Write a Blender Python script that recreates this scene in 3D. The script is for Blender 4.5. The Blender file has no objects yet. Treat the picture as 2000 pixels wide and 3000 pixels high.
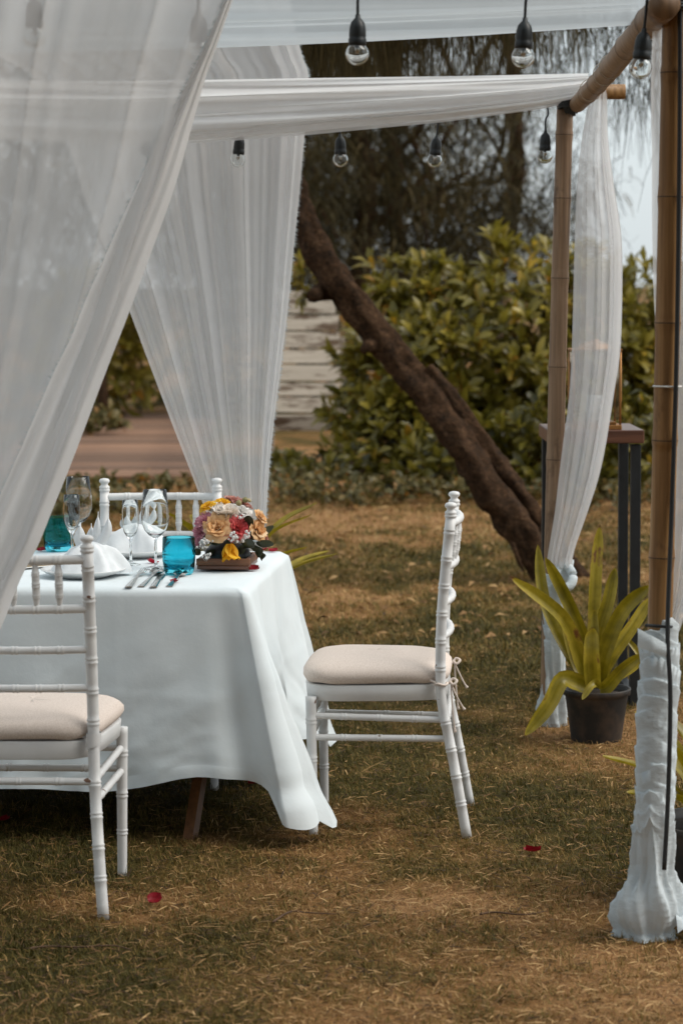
import bpy, math, random
import numpy as np
from mathutils import Vector, Matrix

# ------------------------------------------------------------------ camera, sky, sun, exposure
scene = bpy.context.scene
FPX, PITCH, ROLL, CAMH = 7083.0, math.radians(5.359), math.radians(-0.335), 1.553
_r0 = Vector((1, 0, 0)); _f = Vector((0, math.cos(PITCH), -math.sin(PITCH))); _u0 = Vector((0, math.sin(PITCH), math.cos(PITCH)))
_c, _s = math.cos(ROLL), math.sin(ROLL)
_r = _r0 * _c + _u0 * _s; _u = _u0 * _c - _r0 * _s
cam_data = bpy.data.cameras.new('camera'); cam = bpy.data.objects.new('camera', cam_data)
scene.collection.objects.link(cam); scene.camera = cam
cam.matrix_world = Matrix(((_r.x, _u.x, -_f.x, 0), (_r.y, _u.y, -_f.y, 0), (_r.z, _u.z, -_f.z, CAMH), (0, 0, 0, 1)))
cam_data.sensor_fit = 'VERTICAL'; cam_data.sensor_height = 36; cam_data.lens = 85
cam_data.clip_start = 0.1; cam_data.clip_end = 3000
cam_data.dof.use_dof = True; cam_data.dof.focus_distance = 6.9; cam_data.dof.aperture_fstop = 4.6

SUN_EL, SUN_AZ = math.radians(48), math.radians(95)     # azimuth from +Y towards +X
world = bpy.data.worlds.new('World'); scene.world = world; world.use_nodes = True
wn = world.node_tree.nodes; wl = world.node_tree.links
bg = wn['Background']
sky = wn.new('ShaderNodeTexSky'); sky.sky_type = 'NISHITA'; sky.sun_disc = False
sky.sun_elevation = SUN_EL; sky.sun_rotation = SUN_AZ
sky.air_density = 1.0; sky.dust_density = 3.0; sky.ozone_density = 1.0
hs = wn.new('ShaderNodeHueSaturation'); hs.inputs['Saturation'].default_value = 0.50
wl.new(sky.outputs[0], hs.inputs['Color']); tint = wn.new('ShaderNodeMix'); tint.data_type = 'RGBA'; tint.blend_type = 'MULTIPLY'; tint.inputs[0].default_value = 1.0; tint.inputs[7].default_value = (0.91, 1.0, 1.06, 1)
wl.new(hs.outputs[0], tint.inputs[6]); 
cloud = wn.new('ShaderNodeMix'); cloud.data_type = 'RGBA'; cloud.inputs[0].default_value = 0.72; cloud.inputs[7].default_value = (6.8, 7.4, 7.6, 1)   # even high cloud
wl.new(tint.outputs[2], cloud.inputs[6]); wl.new(cloud.outputs[2], bg.inputs['Color'])
bg.inputs['Strength'].default_value = 0.07
sun_data = bpy.data.lights.new('sun', 'SUN'); sun_data.energy = 1.3; sun_data.angle = math.radians(40); sun_data.color = (1.0, 0.93, 0.84)
sun = bpy.data.objects.new('sun', sun_data); scene.collection.objects.link(sun)
_sd = Vector((math.sin(SUN_AZ) * math.cos(SUN_EL), math.cos(SUN_AZ) * math.cos(SUN_EL), math.sin(SUN_EL)))
sun.rotation_euler = _sd.to_track_quat('Z', 'Y').to_euler()
scene.view_settings.view_transform = 'Standard'; scene.view_settings.look = 'None'
scene.view_settings.exposure = 0.94; scene.view_settings.gamma = 1.0
scene.cycles.use_denoising = True
scene.cycles.max_bounces = 7; scene.cycles.diffuse_bounces = 3; scene.cycles.transparent_max_bounces = 16; scene.cycles.transmission_bounces = 8
scene.cycles.sample_clamp_indirect = 6; scene.cycles.blur_glossy = 1.0; scene.cycles.caustics_reflective = False

rnd = random.Random(7); nrng = np.random.default_rng(11)
COL = scene.collection
PI = math.pi

def ray(px, py):
    u, v = px - 1000.0, py - 1500.0
    return _r * u - _u * v + _f * FPX
def at(px, py, Y):
    d = ray(px, py); t = Y / d.y
    return Vector((d.x * t, Y, CAMH + d.z * t))
def onz(px, py, z):
    d = ray(px, py); t = (z - CAMH) / d.z
    return Vector((d.x * t, d.y * t, z))

# ------------------------------------------------------------------ noise for lawn patches
def _hash(i, j, s):
    n = (i * 374761393 + j * 668265263 + s * 974711) & 0x7fffffff
    n = ((n ^ (n >> 13)) * 1274126177) & 0x7fffffff
    return ((n ^ (n >> 16)) & 0xffff) / 65535.0
def vnoise(x, y, s=0):
    x = np.asarray(x, float); y = np.asarray(y, float)
    i = np.floor(x).astype(np.int64); j = np.floor(y).astype(np.int64); fx = x - i; fy = y - j
    fx = fx * fx * (3 - 2 * fx); fy = fy * fy * (3 - 2 * fy)
    a = _hash(i, j, s); b = _hash(i + 1, j, s); c = _hash(i, j + 1, s); d = _hash(i + 1, j + 1, s)
    return (a * (1 - fx) + b * fx) * (1 - fy) + (c * (1 - fx) + d * fx) * fy
def fbm(x, y, s=0, o=4):
    t = 0; a = .5; n = 0
    for k in range(o):
        t = t + a * vnoise(x * 2 ** k, y * 2 ** k, s + k); n += a; a *= .55
    return t / n
def gz(x, y):
    x = np.asarray(x, float); y = np.asarray(y, float)
    z = (fbm(x * .9, y * .9, 5, 2) - .5) * .045 + (vnoise(x * 4.5, y * 4.5, 9) - .5) * .012
    z = z - .03 * np.exp(-((x + .65) ** 2 + (y - 7.9) ** 2) / .5)
    flat = np.clip((np.abs(y - 7) - 0) / 6, .35, 1)
    return z * flat
def gzf(x, y): return float(gz(x, y))

# ------------------------------------------------------------------ mesh helpers
class MB:
    def __init__(s): s.v = []; s.f = []; s.a = []; s.m = []
    def add(s, vs, fs, a=0.0, m=0):
        o = len(s.v); s.v += [tuple(p) for p in vs]; s.f += [tuple(i + o for i in f) for f in fs]
        s.a += [a] * len(vs); s.m += [m] * len(fs)
    def grid(s, P, closed=False, a=0.0, m=0):
        n = len(P); k = len(P[0]); vs = [p for row in P for p in row]; fs = []
        for i in range(n - 1):
            for j in range(k if closed else k - 1):
                j2 = (j + 1) % k
                fs.append((i * k + j, i * k + j2, (i + 1) * k + j2, (i + 1) * k + j))
        s.add(vs, fs, a, m)
    def tube(s, path, rad, n=8, cap=True, a=0.0, m=0, flat=1.0, up=None):
        path = [Vector(p) for p in path]
        if not hasattr(rad, '__len__'): rad = [rad] * len(path)
        rows = []; prev = None
        for i, p in enumerate(path):
            t = (path[min(i + 1, len(path) - 1)] - path[max(i - 1, 0)])
            if t.length < 1e-9: t = Vector((0, 0, 1))
            t.normalize()
            if prev is None:
                ref = Vector(up) if up else (Vector((1, 0, 0)) if abs(t.x) < .9 else Vector((0, 1, 0)))
            else: ref = prev
            e1 = ref - t * ref.dot(t)
            if e1.length < 1e-6: e1 = t.orthogonal()
            e1.normalize(); prev = e1; e2 = t.cross(e1)
            rows.append([p + (e1 * math.cos(2 * PI * j / n) + e2 * math.sin(2 * PI * j / n) * flat) * rad[i] for j in range(n)])
        o = len(s.v); s.grid(rows, True, a, m)
        if cap:
            s.f.append(tuple(o + j for j in range(n))[::-1]); s.f.append(tuple(o + (len(path) - 1) * n + j for j in range(n))); s.m += [m, m]
    def lathe(s, prof, n=24, c=(0, 0, 0), a=0.0, m=0, fn=None):
        rows = []
        for r, z in prof:
            row = []
            for j in range(n):
                t = 2 * PI * j / n; q = fn(t, z) if fn else 1.0
                row.append((c[0] + r * q * math.cos(t), c[1] + r * q * math.sin(t), c[2] + z))
            rows.append(row)
        s.grid(rows, True, a, m)
    def box(s, c, d, R=None, a=0.0, m=0, bev=0.0):
        c = Vector(c); x, y, z = d[0] / 2, d[1] / 2, d[2] / 2
        if bev <= 0:
            vs = [Vector((i * x, j * y, k * z)) for k in (-1, 1) for j in (-1, 1) for i in (-1, 1)]
            fs = [(0, 2, 3, 1), (4, 5, 7, 6), (0, 1, 5, 4), (2, 6, 7, 3), (0, 4, 6, 2), (1, 3, 7, 5)]
        else:
            b = min(bev, x * .9, y * .9, z * .9); vs = []; fs = []
            def ringp(zz, ix):
                return [Vector(p) for p in ((-x + b + ix * 0, -y + ix, zz), (x - b, -y + ix, zz), (x - ix, -y + b, zz), (x - ix, y - b, zz), (x - b, y - ix, zz), (-x + b, y - ix, zz), (-x + ix, y - b, zz), (-x + ix, -y + b, zz))]
            for zz, ix in ((-z, b), (-z + b, 0), (z - b, 0), (z, b)): vs += ringp(zz, ix)
            for i in range(3):
                for j in range(8): fs.append((i * 8 + j, i * 8 + (j + 1) % 8, (i + 1) * 8 + (j + 1) % 8, (i + 1) * 8 + j))
            fs.append(tuple(range(8))[::-1]); fs.append(tuple(range(24, 32)))
        if R is not None: vs = [R @ p for p in vs]
        s.add([c + p for p in vs], fs, a, m)
    def build(s, name, mat, parent=None, smooth=True, matrix=None):
        me = bpy.data.meshes.new(name); me.from_pydata(s.v, [], s.f); me.update()
        at_ = me.attributes.new('rnd', 'FLOAT', 'POINT'); at_.data.foreach_set('value', np.array(s.a, np.float32))
        mats = mat if isinstance(mat, (list, tuple)) else [mat]
        for q in mats: me.materials.append(q)
        if len(mats) > 1: me.polygons.foreach_set('material_index', np.array(s.m, np.int32))
        if smooth: me.polygons.foreach_set('use_smooth', np.ones(len(me.polygons), bool))
        me.update()
        return link(name, me, parent, matrix)
def link(name, me, parent=None, matrix=None):
    o = bpy.data.objects.new(name, me); COL.objects.link(o)
    if parent: o.parent = parent
    if matrix is not None: o.matrix_local = matrix
    return o
def npmesh(name, V, F, mat, rn=None, parent=None, smooth=False, nper=None):
    V = np.asarray(V, np.float32).reshape(-1, 3); F = np.asarray(F, np.int32); k = F.shape[1]
    me = bpy.data.meshes.new(name); me.vertices.add(len(V)); me.vertices.foreach_set('co', V.ravel())
    me.loops.add(F.size); me.loops.foreach_set('vertex_index', F.ravel())
    me.polygons.add(len(F)); me.polygons.foreach_set('loop_start', np.arange(0, F.size, k, dtype=np.int32))
    if smooth: me.polygons.foreach_set('use_smooth', np.ones(len(F), bool))
    if rn is not None:
        a = me.attributes.new('rnd', 'FLOAT', 'POINT'); a.data.foreach_set('value', np.asarray(rn, np.float32))
    me.materials.append(mat); me.update(calc_edges=True); me.validate()
    return link(name, me, parent)
def tag(o, label=None, cat=None, group=None, kind=None):
    if label: o['label'] = label
    if cat: o['category'] = cat
    if group: o['group'] = group
    if kind: o['kind'] = kind
    return o
def empty(name, loc=(0, 0, 0), rz=0, label=None, cat=None, group=None):
    o = bpy.data.objects.new(name, None); COL.objects.link(o); o.location = loc; o.rotation_euler = (0, 0, rz); o.empty_display_size = .1
    return tag(o, label, cat, group)
def copy_tree(o, parent=None):
    c = o.copy(); COL.objects.link(c); c.parent = parent
    for ch in list(o.children): copy_tree(ch, c)
    return c
def smoothpath(pts, n):
    P = [Vector(p) for p in pts]; out = []
    m = len(P) - 1
    for i in range(n):
        t = i / (n - 1) * m; k = min(int(t), m - 1); f = t - k
        p0 = P[max(k - 1, 0)]; p1 = P[k]; p2 = P[k + 1]; p3 = P[min(k + 2, m)]
        out.append(.5 * ((2 * p1) + (p2 - p0) * f + (2 * p0 - 5 * p1 + 4 * p2 - p3) * f * f + (3 * p1 - p0 - 3 * p2 + p3) * f ** 3))
    return out
def lerp(a, b, t): return a + (b - a) * t

# ------------------------------------------------------------------ materials
def newmat(name):
    m = bpy.data.materials.new(name); m.use_nodes = True
    nt = m.node_tree; return m, nt, nt.nodes['Principled BSDF'], nt.nodes['Material Output']
def N(nt, t, **kw):
    n = nt.nodes.new(t)
    for k, v in kw.items():
        if hasattr(n, k): setattr(n, k, v)
        else: n.inputs[k].default_value = v
    return n
def ramp(nt, stops, fac=None):
    r = nt.nodes.new('ShaderNodeValToRGB'); e = r.color_ramp.elements
    while len(e) < len(stops): e.new(.5)
    for i, (p, c) in enumerate(stops): e[i].position = p; e[i].color = (*c, 1)
    if fac is not None: nt.links.new(fac, r.inputs[0])
    return r
def coord(nt, scale=(1, 1, 1), obj=True):
    tc = nt.nodes.new('ShaderNodeTexCoord'); mp = nt.nodes.new('ShaderNodeMapping'); mp.inputs['Scale'].default_value = scale
    nt.links.new(tc.outputs['Object'], mp.inputs[0]); return mp.outputs[0]
def noise(nt, vec, scale, detail=4, rough=.55):
    n = nt.nodes.new('ShaderNodeTexNoise'); n.inputs['Scale'].default_value = scale; n.inputs['Detail'].default_value = detail; n.inputs['Roughness'].default_value = rough
    if vec is not None: nt.links.new(vec, n.inputs['Vector'])
    return n.outputs['Fac']
def bump(nt, h, p, strength=.3, dist=.01):
    b = nt.nodes.new('ShaderNodeBump'); b.inputs['Strength'].default_value = strength; b.inputs['Distance'].default_value = dist
    nt.links.new(h, b.inputs['Height']); nt.links.new(b.outputs[0], p.inputs['Normal']); return b
def simple(name, col, rough=.5, metal=0, var=.12, scale=20, stretch=(1, 1, 1), bmp=0, spec=.5, col2=None, bscale=None, bdist=.004):
    m, nt, p, o = newmat(name)
    v = coord(nt, stretch); f = noise(nt, v, scale)
    c2 = col2 or tuple(min(1, c * (1 + var)) for c in col); c1 = col if col2 else tuple(c * (1 - var) for c in col)
    r = ramp(nt, [(.32, c1), (.68, c2)], f); nt.links.new(r.outputs[0], p.inputs['Base Color'])
    p.inputs['Roughness'].default_value = rough; p.inputs['Metallic'].default_value = metal; p.inputs['Specular IOR Level'].default_value = spec
    if bmp: bump(nt, noise(nt, v, bscale or scale * 4), p, bmp, bdist)
    return m
def attrmat(name, stops, rough=.6, trans=0.0, spec=.3, noise_amt=0.0, nscale=30, tcol=None):
    m, nt, p, o = newmat(name)
    a = nt.nodes.new('ShaderNodeAttribute'); a.attribute_name = 'rnd'
    fac = a.outputs['Fac']
    if noise_amt:
        v = coord(nt); nz = noise(nt, v, nscale, 3)
        ma = N(nt, 'ShaderNodeMath', operation='MULTIPLY_ADD'); nt.links.new(nz, ma.inputs[0]); ma.inputs[1].default_value = noise_amt
        sb = N(nt, 'ShaderNodeMath', operation='SUBTRACT'); nt.links.new(fac, sb.inputs[0]); sb.inputs[1].default_value = noise_amt / 2
        nt.links.new(sb.outputs[0], ma.inputs[2]); fac = ma.outputs[0]
    r = ramp(nt, stops, fac); nt.links.new(r.outputs[0], p.inputs['Base Color'])
    p.inputs['Roughness'].default_value = rough; p.inputs['Specular IOR Level'].default_value = spec
    if trans:
        t = nt.nodes.new('ShaderNodeBsdfTranslucent'); nt.links.new(r.outputs[0], t.inputs['Color'])
        mx = nt.nodes.new('ShaderNodeMixShader'); mx.inputs[0].default_value = trans
        nt.links.new(p.outputs[0], mx.inputs[1]); nt.links.new(t.outputs[0], mx.inputs[2]); nt.links.new(mx.outputs[0], o.inputs['Surface'])
    return m
def sheer(name, alpha, col=(.80, .80, .80), tr=.45, wrinkle=False):
    m, nt, p, o = newmat(name); nt.nodes.remove(p)
    d = N(nt, 'ShaderNodeBsdfDiffuse'); t = N(nt, 'ShaderNodeBsdfTranslucent'); x = N(nt, 'ShaderNodeBsdfTransparent')
    v = coord(nt); f = noise(nt, v, 14, 5, .6)
    r = ramp(nt, [(.3, tuple(c * .96 for c in col)), (.7, col)], f)
    nt.links.new(r.outputs[0], d.inputs['Color']); nt.links.new(r.outputs[0], t.inputs['Color'])
    if wrinkle:
        vw = coord(nt, (11, 11, 24)); b = N(nt, 'ShaderNodeBump'); b.inputs['Strength'].default_value = .7; b.inputs['Distance'].default_value = .012
        nt.links.new(noise(nt, vw, 1.0, 5, .6), b.inputs['Height']); nt.links.new(b.outputs[0], d.inputs['Normal'])
    m1 = N(nt, 'ShaderNodeMixShader'); m1.inputs[0].default_value = tr
    nt.links.new(d.outputs[0], m1.inputs[1]); nt.links.new(t.outputs[0], m1.inputs[2])
    m2 = N(nt, 'ShaderNodeMixShader')
    al = N(nt, 'ShaderNodeMapRange'); al.inputs['To Min'].default_value = alpha - .05; al.inputs['To Max'].default_value = alpha + .05
    nt.links.new(noise(nt, v, 3, 3), al.inputs['Value']); nt.links.new(al.outputs[0], m2.inputs[0])
    nt.links.new(x.outputs[0], m2.inputs[1]); nt.links.new(m1.outputs[0], m2.inputs[2]); nt.links.new(m2.outputs[0], o.inputs['Surface'])
    return m
def glass(name, col=(1, 1, 1), rough=0.0, ior=1.45):
    m, nt, p, o = newmat(name); nt.nodes.remove(p)
    g = N(nt, 'ShaderNodeBsdfGlass'); g.inputs['Color'].default_value = (*col, 1); g.inputs['Roughness'].default_value = rough; g.inputs['IOR'].default_value = ior
    nt.links.new(g.outputs[0], o.inputs['Surface']); return m
M = {}
M['sheer'] = sheer('sheer_voile', .72, (.92, .92, .925), .58)
M['sheer_dense'] = sheer('dense_voile', .96, (.95, .95, .95), .5)
M['sheer_front'] = sheer('front_voile', .78, (.93, .93, .935), .60)
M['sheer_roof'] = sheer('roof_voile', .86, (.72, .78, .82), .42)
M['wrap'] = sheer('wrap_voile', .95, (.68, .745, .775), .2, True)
M['glass'] = glass('clear_glass', (.97, .98, .98))
M['teal_glass'] = glass('teal_glass', (.38, .85, .92))
M['steel'] = simple('steel', (.62, .60, .57), .22, 1.0, .08, 40)
M['black'] = simple('black_plastic', (.012, .016, .018), .45, 0, .2, 30)
M['cable'] = simple('cable_rubber', (.012, .013, .014), .5)
M['black_metal'] = simple('black_metal', (.012, .014, .016), .5, 0, .25, 25)
def chair_paint():
    m, nt, p, o = newmat('white_chair_paint'); v = coord(nt)
    f = noise(nt, v, 9, 5); r = ramp(nt, [(.3, (.66, .66, .66)), (.7, (.76, .76, .75))], f)
    chip = noise(nt, v, 26, 2, .4); cr = ramp(nt, [(.735, (0, 0, 0)), (.75, (1, 1, 1))], chip)
    mx = N(nt, 'ShaderNodeMix', data_type='RGBA'); nt.links.new(cr.outputs[0], mx.inputs[0]); nt.links.new(r.outputs[0], mx.inputs[6]); mx.inputs[7].default_value = (.16, .09, .06, 1)
    nt.links.new(mx.outputs[2], p.inputs['Base Color']); p.inputs['Roughness'].default_value = .38
    bump(nt, noise(nt, v, 60), p, .08, .002); return m
M['chair'] = chair_paint()
def linen():
    m, nt, p, o = newmat('cream_linen'); v = coord(nt)
    f = noise(nt, v, 260, 2, .6); r = ramp(nt, [(.3, (.62, .52, .45)), (.7, (.78, .68, .61))], f)
    nt.links.new(r.outputs[0], p.inputs['Base Color']); p.inputs['Roughness'].default_value = .9; p.inputs['Specular IOR Level'].default_value = .15
    bump(nt, noise(nt, v, 500, 2), p, .25, .001); return m
M['linen'] = linen()
def cotton():
    m, nt, p, o = newmat('white_tablecloth'); v = coord(nt)
    f = noise(nt, v, 3, 5, .6); r = ramp(nt, [(.3, (.67, .735, .76)), (.7, (.74, .79, .81))], f)
    nt.links.new(r.outputs[0], p.inputs['Base Color']); p.inputs['Roughness'].default_value = .75; p.inputs['Specular IOR Level'].default_value = .25
    w = noise(nt, v, 5.5, 6, .62); fine = noise(nt, v, 400, 2)
    ad = N(nt, 'ShaderNodeMath', operation='MULTIPLY_ADD'); nt.links.new(fine, ad.inputs[0]); ad.inputs[1].default_value = .012; nt.links.new(w, ad.inputs[2])
    bump(nt, ad.outputs[0], p, .14, .02); return m
M['cotton'] = cotton()
M['napkin'] = simple('napkin_cotton', (.74, .77, .79), .85, 0, .05, 30, spec=.2, bmp=.15)
M['china'] = simple('white_china', (.76, .76, .75), .18, 0, .03, 10)
def bamboo(name, c1, c2, c3):
    m, nt, p, o = newmat(name)
    v = coord(nt, (60, 60, 2.2)); f = noise(nt, v, 1.0, 5, .6); v2 = coord(nt, (1, 1, .5)); g = noise(nt, v2, 13, 5, .65)
    r = ramp(nt, [(.28, c1), (.5, c2), (.72, c3)], f)
    sp = ramp(nt, [(.58, (1, 1, 1)), (.72, (.45, .40, .36))], g)
    mx = N(nt, 'ShaderNodeMix', data_type='RGBA', blend_type='MULTIPLY'); mx.inputs[0].default_value = 1
    nt.links.new(r.outputs[0], mx.inputs[6]); nt.links.new(sp.outputs[0], mx.inputs[7])
    nt.links.new(mx.outputs[2], p.inputs['Base Color']); p.inputs['Roughness'].default_value = .5; p.inputs['Specular IOR Level'].default_value = .35
    bump(nt, f, p, .2, .002); return m
M['bamboo'] = bamboo('bamboo_brown', (.14, .068, .022), (.26, .135, .048), (.40, .23, .09))
M['bamboo_pale'] = bamboo('bamboo_weathered', (.13, .078, .045), (.25, .155, .09), (.36, .24, .15))
M['bamboo_node'] = simple('bamboo_node', (.06, .033, .018), .7)
M['twine'] = simple('pale_twine', (.45, .38, .30), .9)
M['ziptie'] = simple('white_zip_tie', (.7, .7, .68), .4)
def wood(name, c1, c2, rough=.45, stretch=(2, 40, 40), vary=0):
    m, nt, p, o = newmat(name); v = coord(nt, stretch); f = noise(nt, v, 1.4, 6, .6)
    r = ramp(nt, [(.3, c1), (.7, c2)], f); nt.links.new(r.outputs[0], p.inputs['Base Color']); p.inputs['Roughness'].default_value = rough
    if vary:
        oi = N(nt, 'ShaderNodeObjectInfo'); hv = N(nt, 'ShaderNodeHueSaturation'); mr = N(nt, 'ShaderNodeMapRange'); mr.inputs['To Min'].default_value = 1 - vary; mr.inputs['To Max'].default_value = 1 + vary * .6
        nt.links.new(oi.outputs['Random'], mr.inputs['Value']); nt.links.new(mr.outputs[0], hv.inputs['Value']); nt.links.new(r.outputs[0], hv.inputs['Color']); nt.links.new(hv.outputs[0], p.inputs['Base Color'])
    bump(nt, f, p, .15, .003); return m
M['dark_wood'] = wood('dark_stained_wood', (.075, .028, .016), (.16, .065, .036), .3)
M['tray_wood'] = wood('tray_wood', (.06, .025, .012), (.24, .10, .045), .55, (6, 60, 60))
M['table_wood'] = wood('table_leg_wood', (.10, .04, .014), (.22, .09, .03), .5, (40, 40, 4))
M['gold'] = simple('gold_thread', (.50, .31, .06), .35, .7, .1, 60)
M['gold_lantern'] = simple('gold_lantern', (.36, .17, .05), .5, .5, .15, 20)
M['petal_red'] = attrmat('petal_red', [(0, (.20, .002, .008)), (1, (.42, .012, .03))], .5, .2, .3, .5, 60)
M['soil'] = simple('potting_soil', (.03, .02, .013), .95, bmp=.8, scale=60, bdist=.01)
def pot_mat():
    m, nt, p, o = newmat('black_nursery_pot'); v = coord(nt); f = noise(nt, v, 12, 5, .6)
    r = ramp(nt, [(.45, (.022, .024, .026)), (.75, (.10, .07, .05))], f); nt.links.new(r.outputs[0], p.inputs['Base Color']); p.inputs['Roughness'].default_value = .6; return m
M['pot'] = pot_mat()
def weathered():
    m, nt, p, o = newmat('weathered_white_planks'); v = coord(nt, (2.0, 20, 26)); f = noise(nt, v, 1.0, 6, .65)
    a = nt.nodes.new('ShaderNodeAttribute'); a.attribute_name = 'rnd'
    v2 = coord(nt, (1.6, 4, 7)); g = noise(nt, v2, 1.3, 6, .7)
    r = ramp(nt, [(.3, (.40, .335, .265)), (.7, (.55, .47, .38))], f)
    d = ramp(nt, [(.50, (1, 1, 1)), (.60, (.24, .17, .12))], g)
    mx = N(nt, 'ShaderNodeMix', data_type='RGBA', blend_type='MULTIPLY'); mx.inputs[0].default_value = 1
    nt.links.new(r.outputs[0], mx.inputs[6]); nt.links.new(d.outputs[0], mx.inputs[7]); nt.links.new(mx.outputs[2], p.inputs['Base Color'])
    p.inputs['Roughness'].default_value = .85; bump(nt, f, p, .4, .01); return m
M['weathered'] = weathered()
M['deck'] = wood('path_plank', (.14, .070, .040), (.28, .155, .092), .85, (3, 30, 30), .45)
def bark():
    m, nt, p, o = newmat('rough_bark'); v = coord(nt, (1, 1, 1))
    f = noise(nt, v, 13, 7, .7); g = noise(nt, v, 46, 5, .7)
    mu = N(nt, 'ShaderNodeMath', operation='MULTIPLY'); nt.links.new(f, mu.inputs[0]); nt.links.new(g, mu.inputs[1])
    r = ramp(nt, [(.14, (.016, .010, .006)), (.30, (.085, .045, .023)), (.46, (.21, .12, .066))], mu.outputs[0])
    nt.links.new(r.outputs[0], p.inputs['Base Color']); p.inputs['Roughness'].default_value = .95; p.inputs['Specular IOR Level'].default_value = .15
    bump(nt, mu.outputs[0], p, .9, .06); return m
M['bark'] = bark()
M['twig'] = simple('brown_twig', (.10, .055, .03), .9, var=.3)
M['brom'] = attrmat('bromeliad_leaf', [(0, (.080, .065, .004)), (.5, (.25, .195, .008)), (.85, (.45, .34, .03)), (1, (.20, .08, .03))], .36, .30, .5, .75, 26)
M['bush'] = attrmat('bush_leaf', [(0, (.060, .058, .010)), (.45, (.21, .175, .022)), (.8, (.42, .33, .06)), (.95, (.48, .30, .03)), (1, (.36, .16, .02))], .28, .42, .5)
M['weed'] = attrmat('weed_leaf', [(0, (.050, .048, .014)), (.5, (.15, .125, .038)), (.8, (.26, .18, .06)), (1, (.32, .14, .03))], .5, .35, .4)
M['needle'] = attrmat('casuarina_needle', [(0, (.012, .011, .005)), (.5, (.052, .042, .017)), (1, (.135, .10, .042))], .7, .25, .15)
M['grass'] = attrmat('grass_blade', [(0, (.050, .044, .009)), (.38, (.145, .112, .026)), (.62, (.28, .175, .050)), (.85, (.44, .26, .10)), (1, (.60, .40, .18))], .65, .25, .25)
M['straw'] = attrmat('dry_straw', [(0, (.045, .025, .012)), (.4, (.26, .14, .055)), (1, (.60, .39, .18))], .7, .1, .2)
def ground_mat():
    m, nt, p, o = newmat('lawn_soil'); v = coord(nt)
    a = nt.nodes.new('ShaderNodeAttribute'); a.attribute_name = 'rnd'
    f = noise(nt, v, 38, 6, .7); g = noise(nt, v, 160, 3, .7)
    ma = N(nt, 'ShaderNodeMath', operation='MULTIPLY_ADD'); nt.links.new(f, ma.inputs[0]); ma.inputs[1].default_value = .7
    sb = N(nt, 'ShaderNodeMath', operation='SUBTRACT'); nt.links.new(a.outputs['Fac'], sb.inputs[0]); sb.inputs[1].default_value = .35; nt.links.new(sb.outputs[0], ma.inputs[2])
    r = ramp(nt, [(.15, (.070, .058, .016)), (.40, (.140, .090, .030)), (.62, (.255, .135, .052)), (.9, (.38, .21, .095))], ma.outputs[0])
    sp = ramp(nt, [(.36, (.34, .30, .27)), (.50, (.9, .88, .85)), (.66, (1.35, 1.3, 1.2))], g)
    mx = N(nt, 'ShaderNodeMix', data_type='RGBA', blend_type='MULTIPLY'); mx.inputs[0].default_value = .8
    nt.links.new(r.outputs[0], mx.inputs[6]); nt.links.new(sp.outputs[0], mx.inputs[7]); nt.links.new(mx.outputs[2], p.inputs['Base Color'])
    p.inputs['Roughness'].default_value = .95; p.inputs['Specular IOR Level'].default_value = .1
    bump(nt, f, p, .8, .03); return m
M['ground'] = ground_mat()

# ------------------------------------------------------------------ ground and lawn
def patch(x, y):
    """0 = green lawn, 1 = bare dry soil"""
    p = fbm(x * 1.1 + 3, y * .75, 21, 4) * .75 + fbm(x * 4, y * 3, 31, 3) * .35
    p = (p - .55) * 2.1 + .47
    p = p - .10 * np.exp(-((y - 10.6) / 1.3) ** 2) + .32 * np.clip((y - 14.6) / 1.4, 0, 1) * np.clip((24 - y) / 3, 0, 1) * (1 - .5 * np.clip((-x - .5) / 1, 0, 1))
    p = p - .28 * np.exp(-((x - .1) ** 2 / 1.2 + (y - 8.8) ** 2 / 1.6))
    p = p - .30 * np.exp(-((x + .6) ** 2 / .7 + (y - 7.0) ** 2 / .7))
    return np.clip(p, 0, 1)
def make_ground():
    xs = np.concatenate([[-900, -300, -100, -40, -20, -12], np.linspace(-8, -2.2, 40), np.linspace(-2.1, 2.4, 150), np.linspace(2.5, 8, 36), [12, 20, 40, 100, 300, 900]])
    ys = np.concatenate([[-300, -60, -15, -3, 0, 2], np.linspace(3.5, 10, 220), np.linspace(10.1, 34, 160), [40, 50, 70, 120, 250, 500, 1500]])
    X, Y = np.meshgrid(xs, ys); Z = gz(X, Y); Z = np.where((np.abs(X) > 14) | (Y > 40), -.02, Z)
    V = np.stack([X, Y, Z], -1).reshape(-1, 3); nx = len(xs); ny = len(ys)
    i, j = np.meshgrid(np.arange(nx - 1), np.arange(ny - 1)); b = (j * nx + i).ravel()
    F = np.stack([b, b + 1, b + nx + 1, b + nx], -1)
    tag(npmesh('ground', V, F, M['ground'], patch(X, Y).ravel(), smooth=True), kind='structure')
make_ground()

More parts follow.
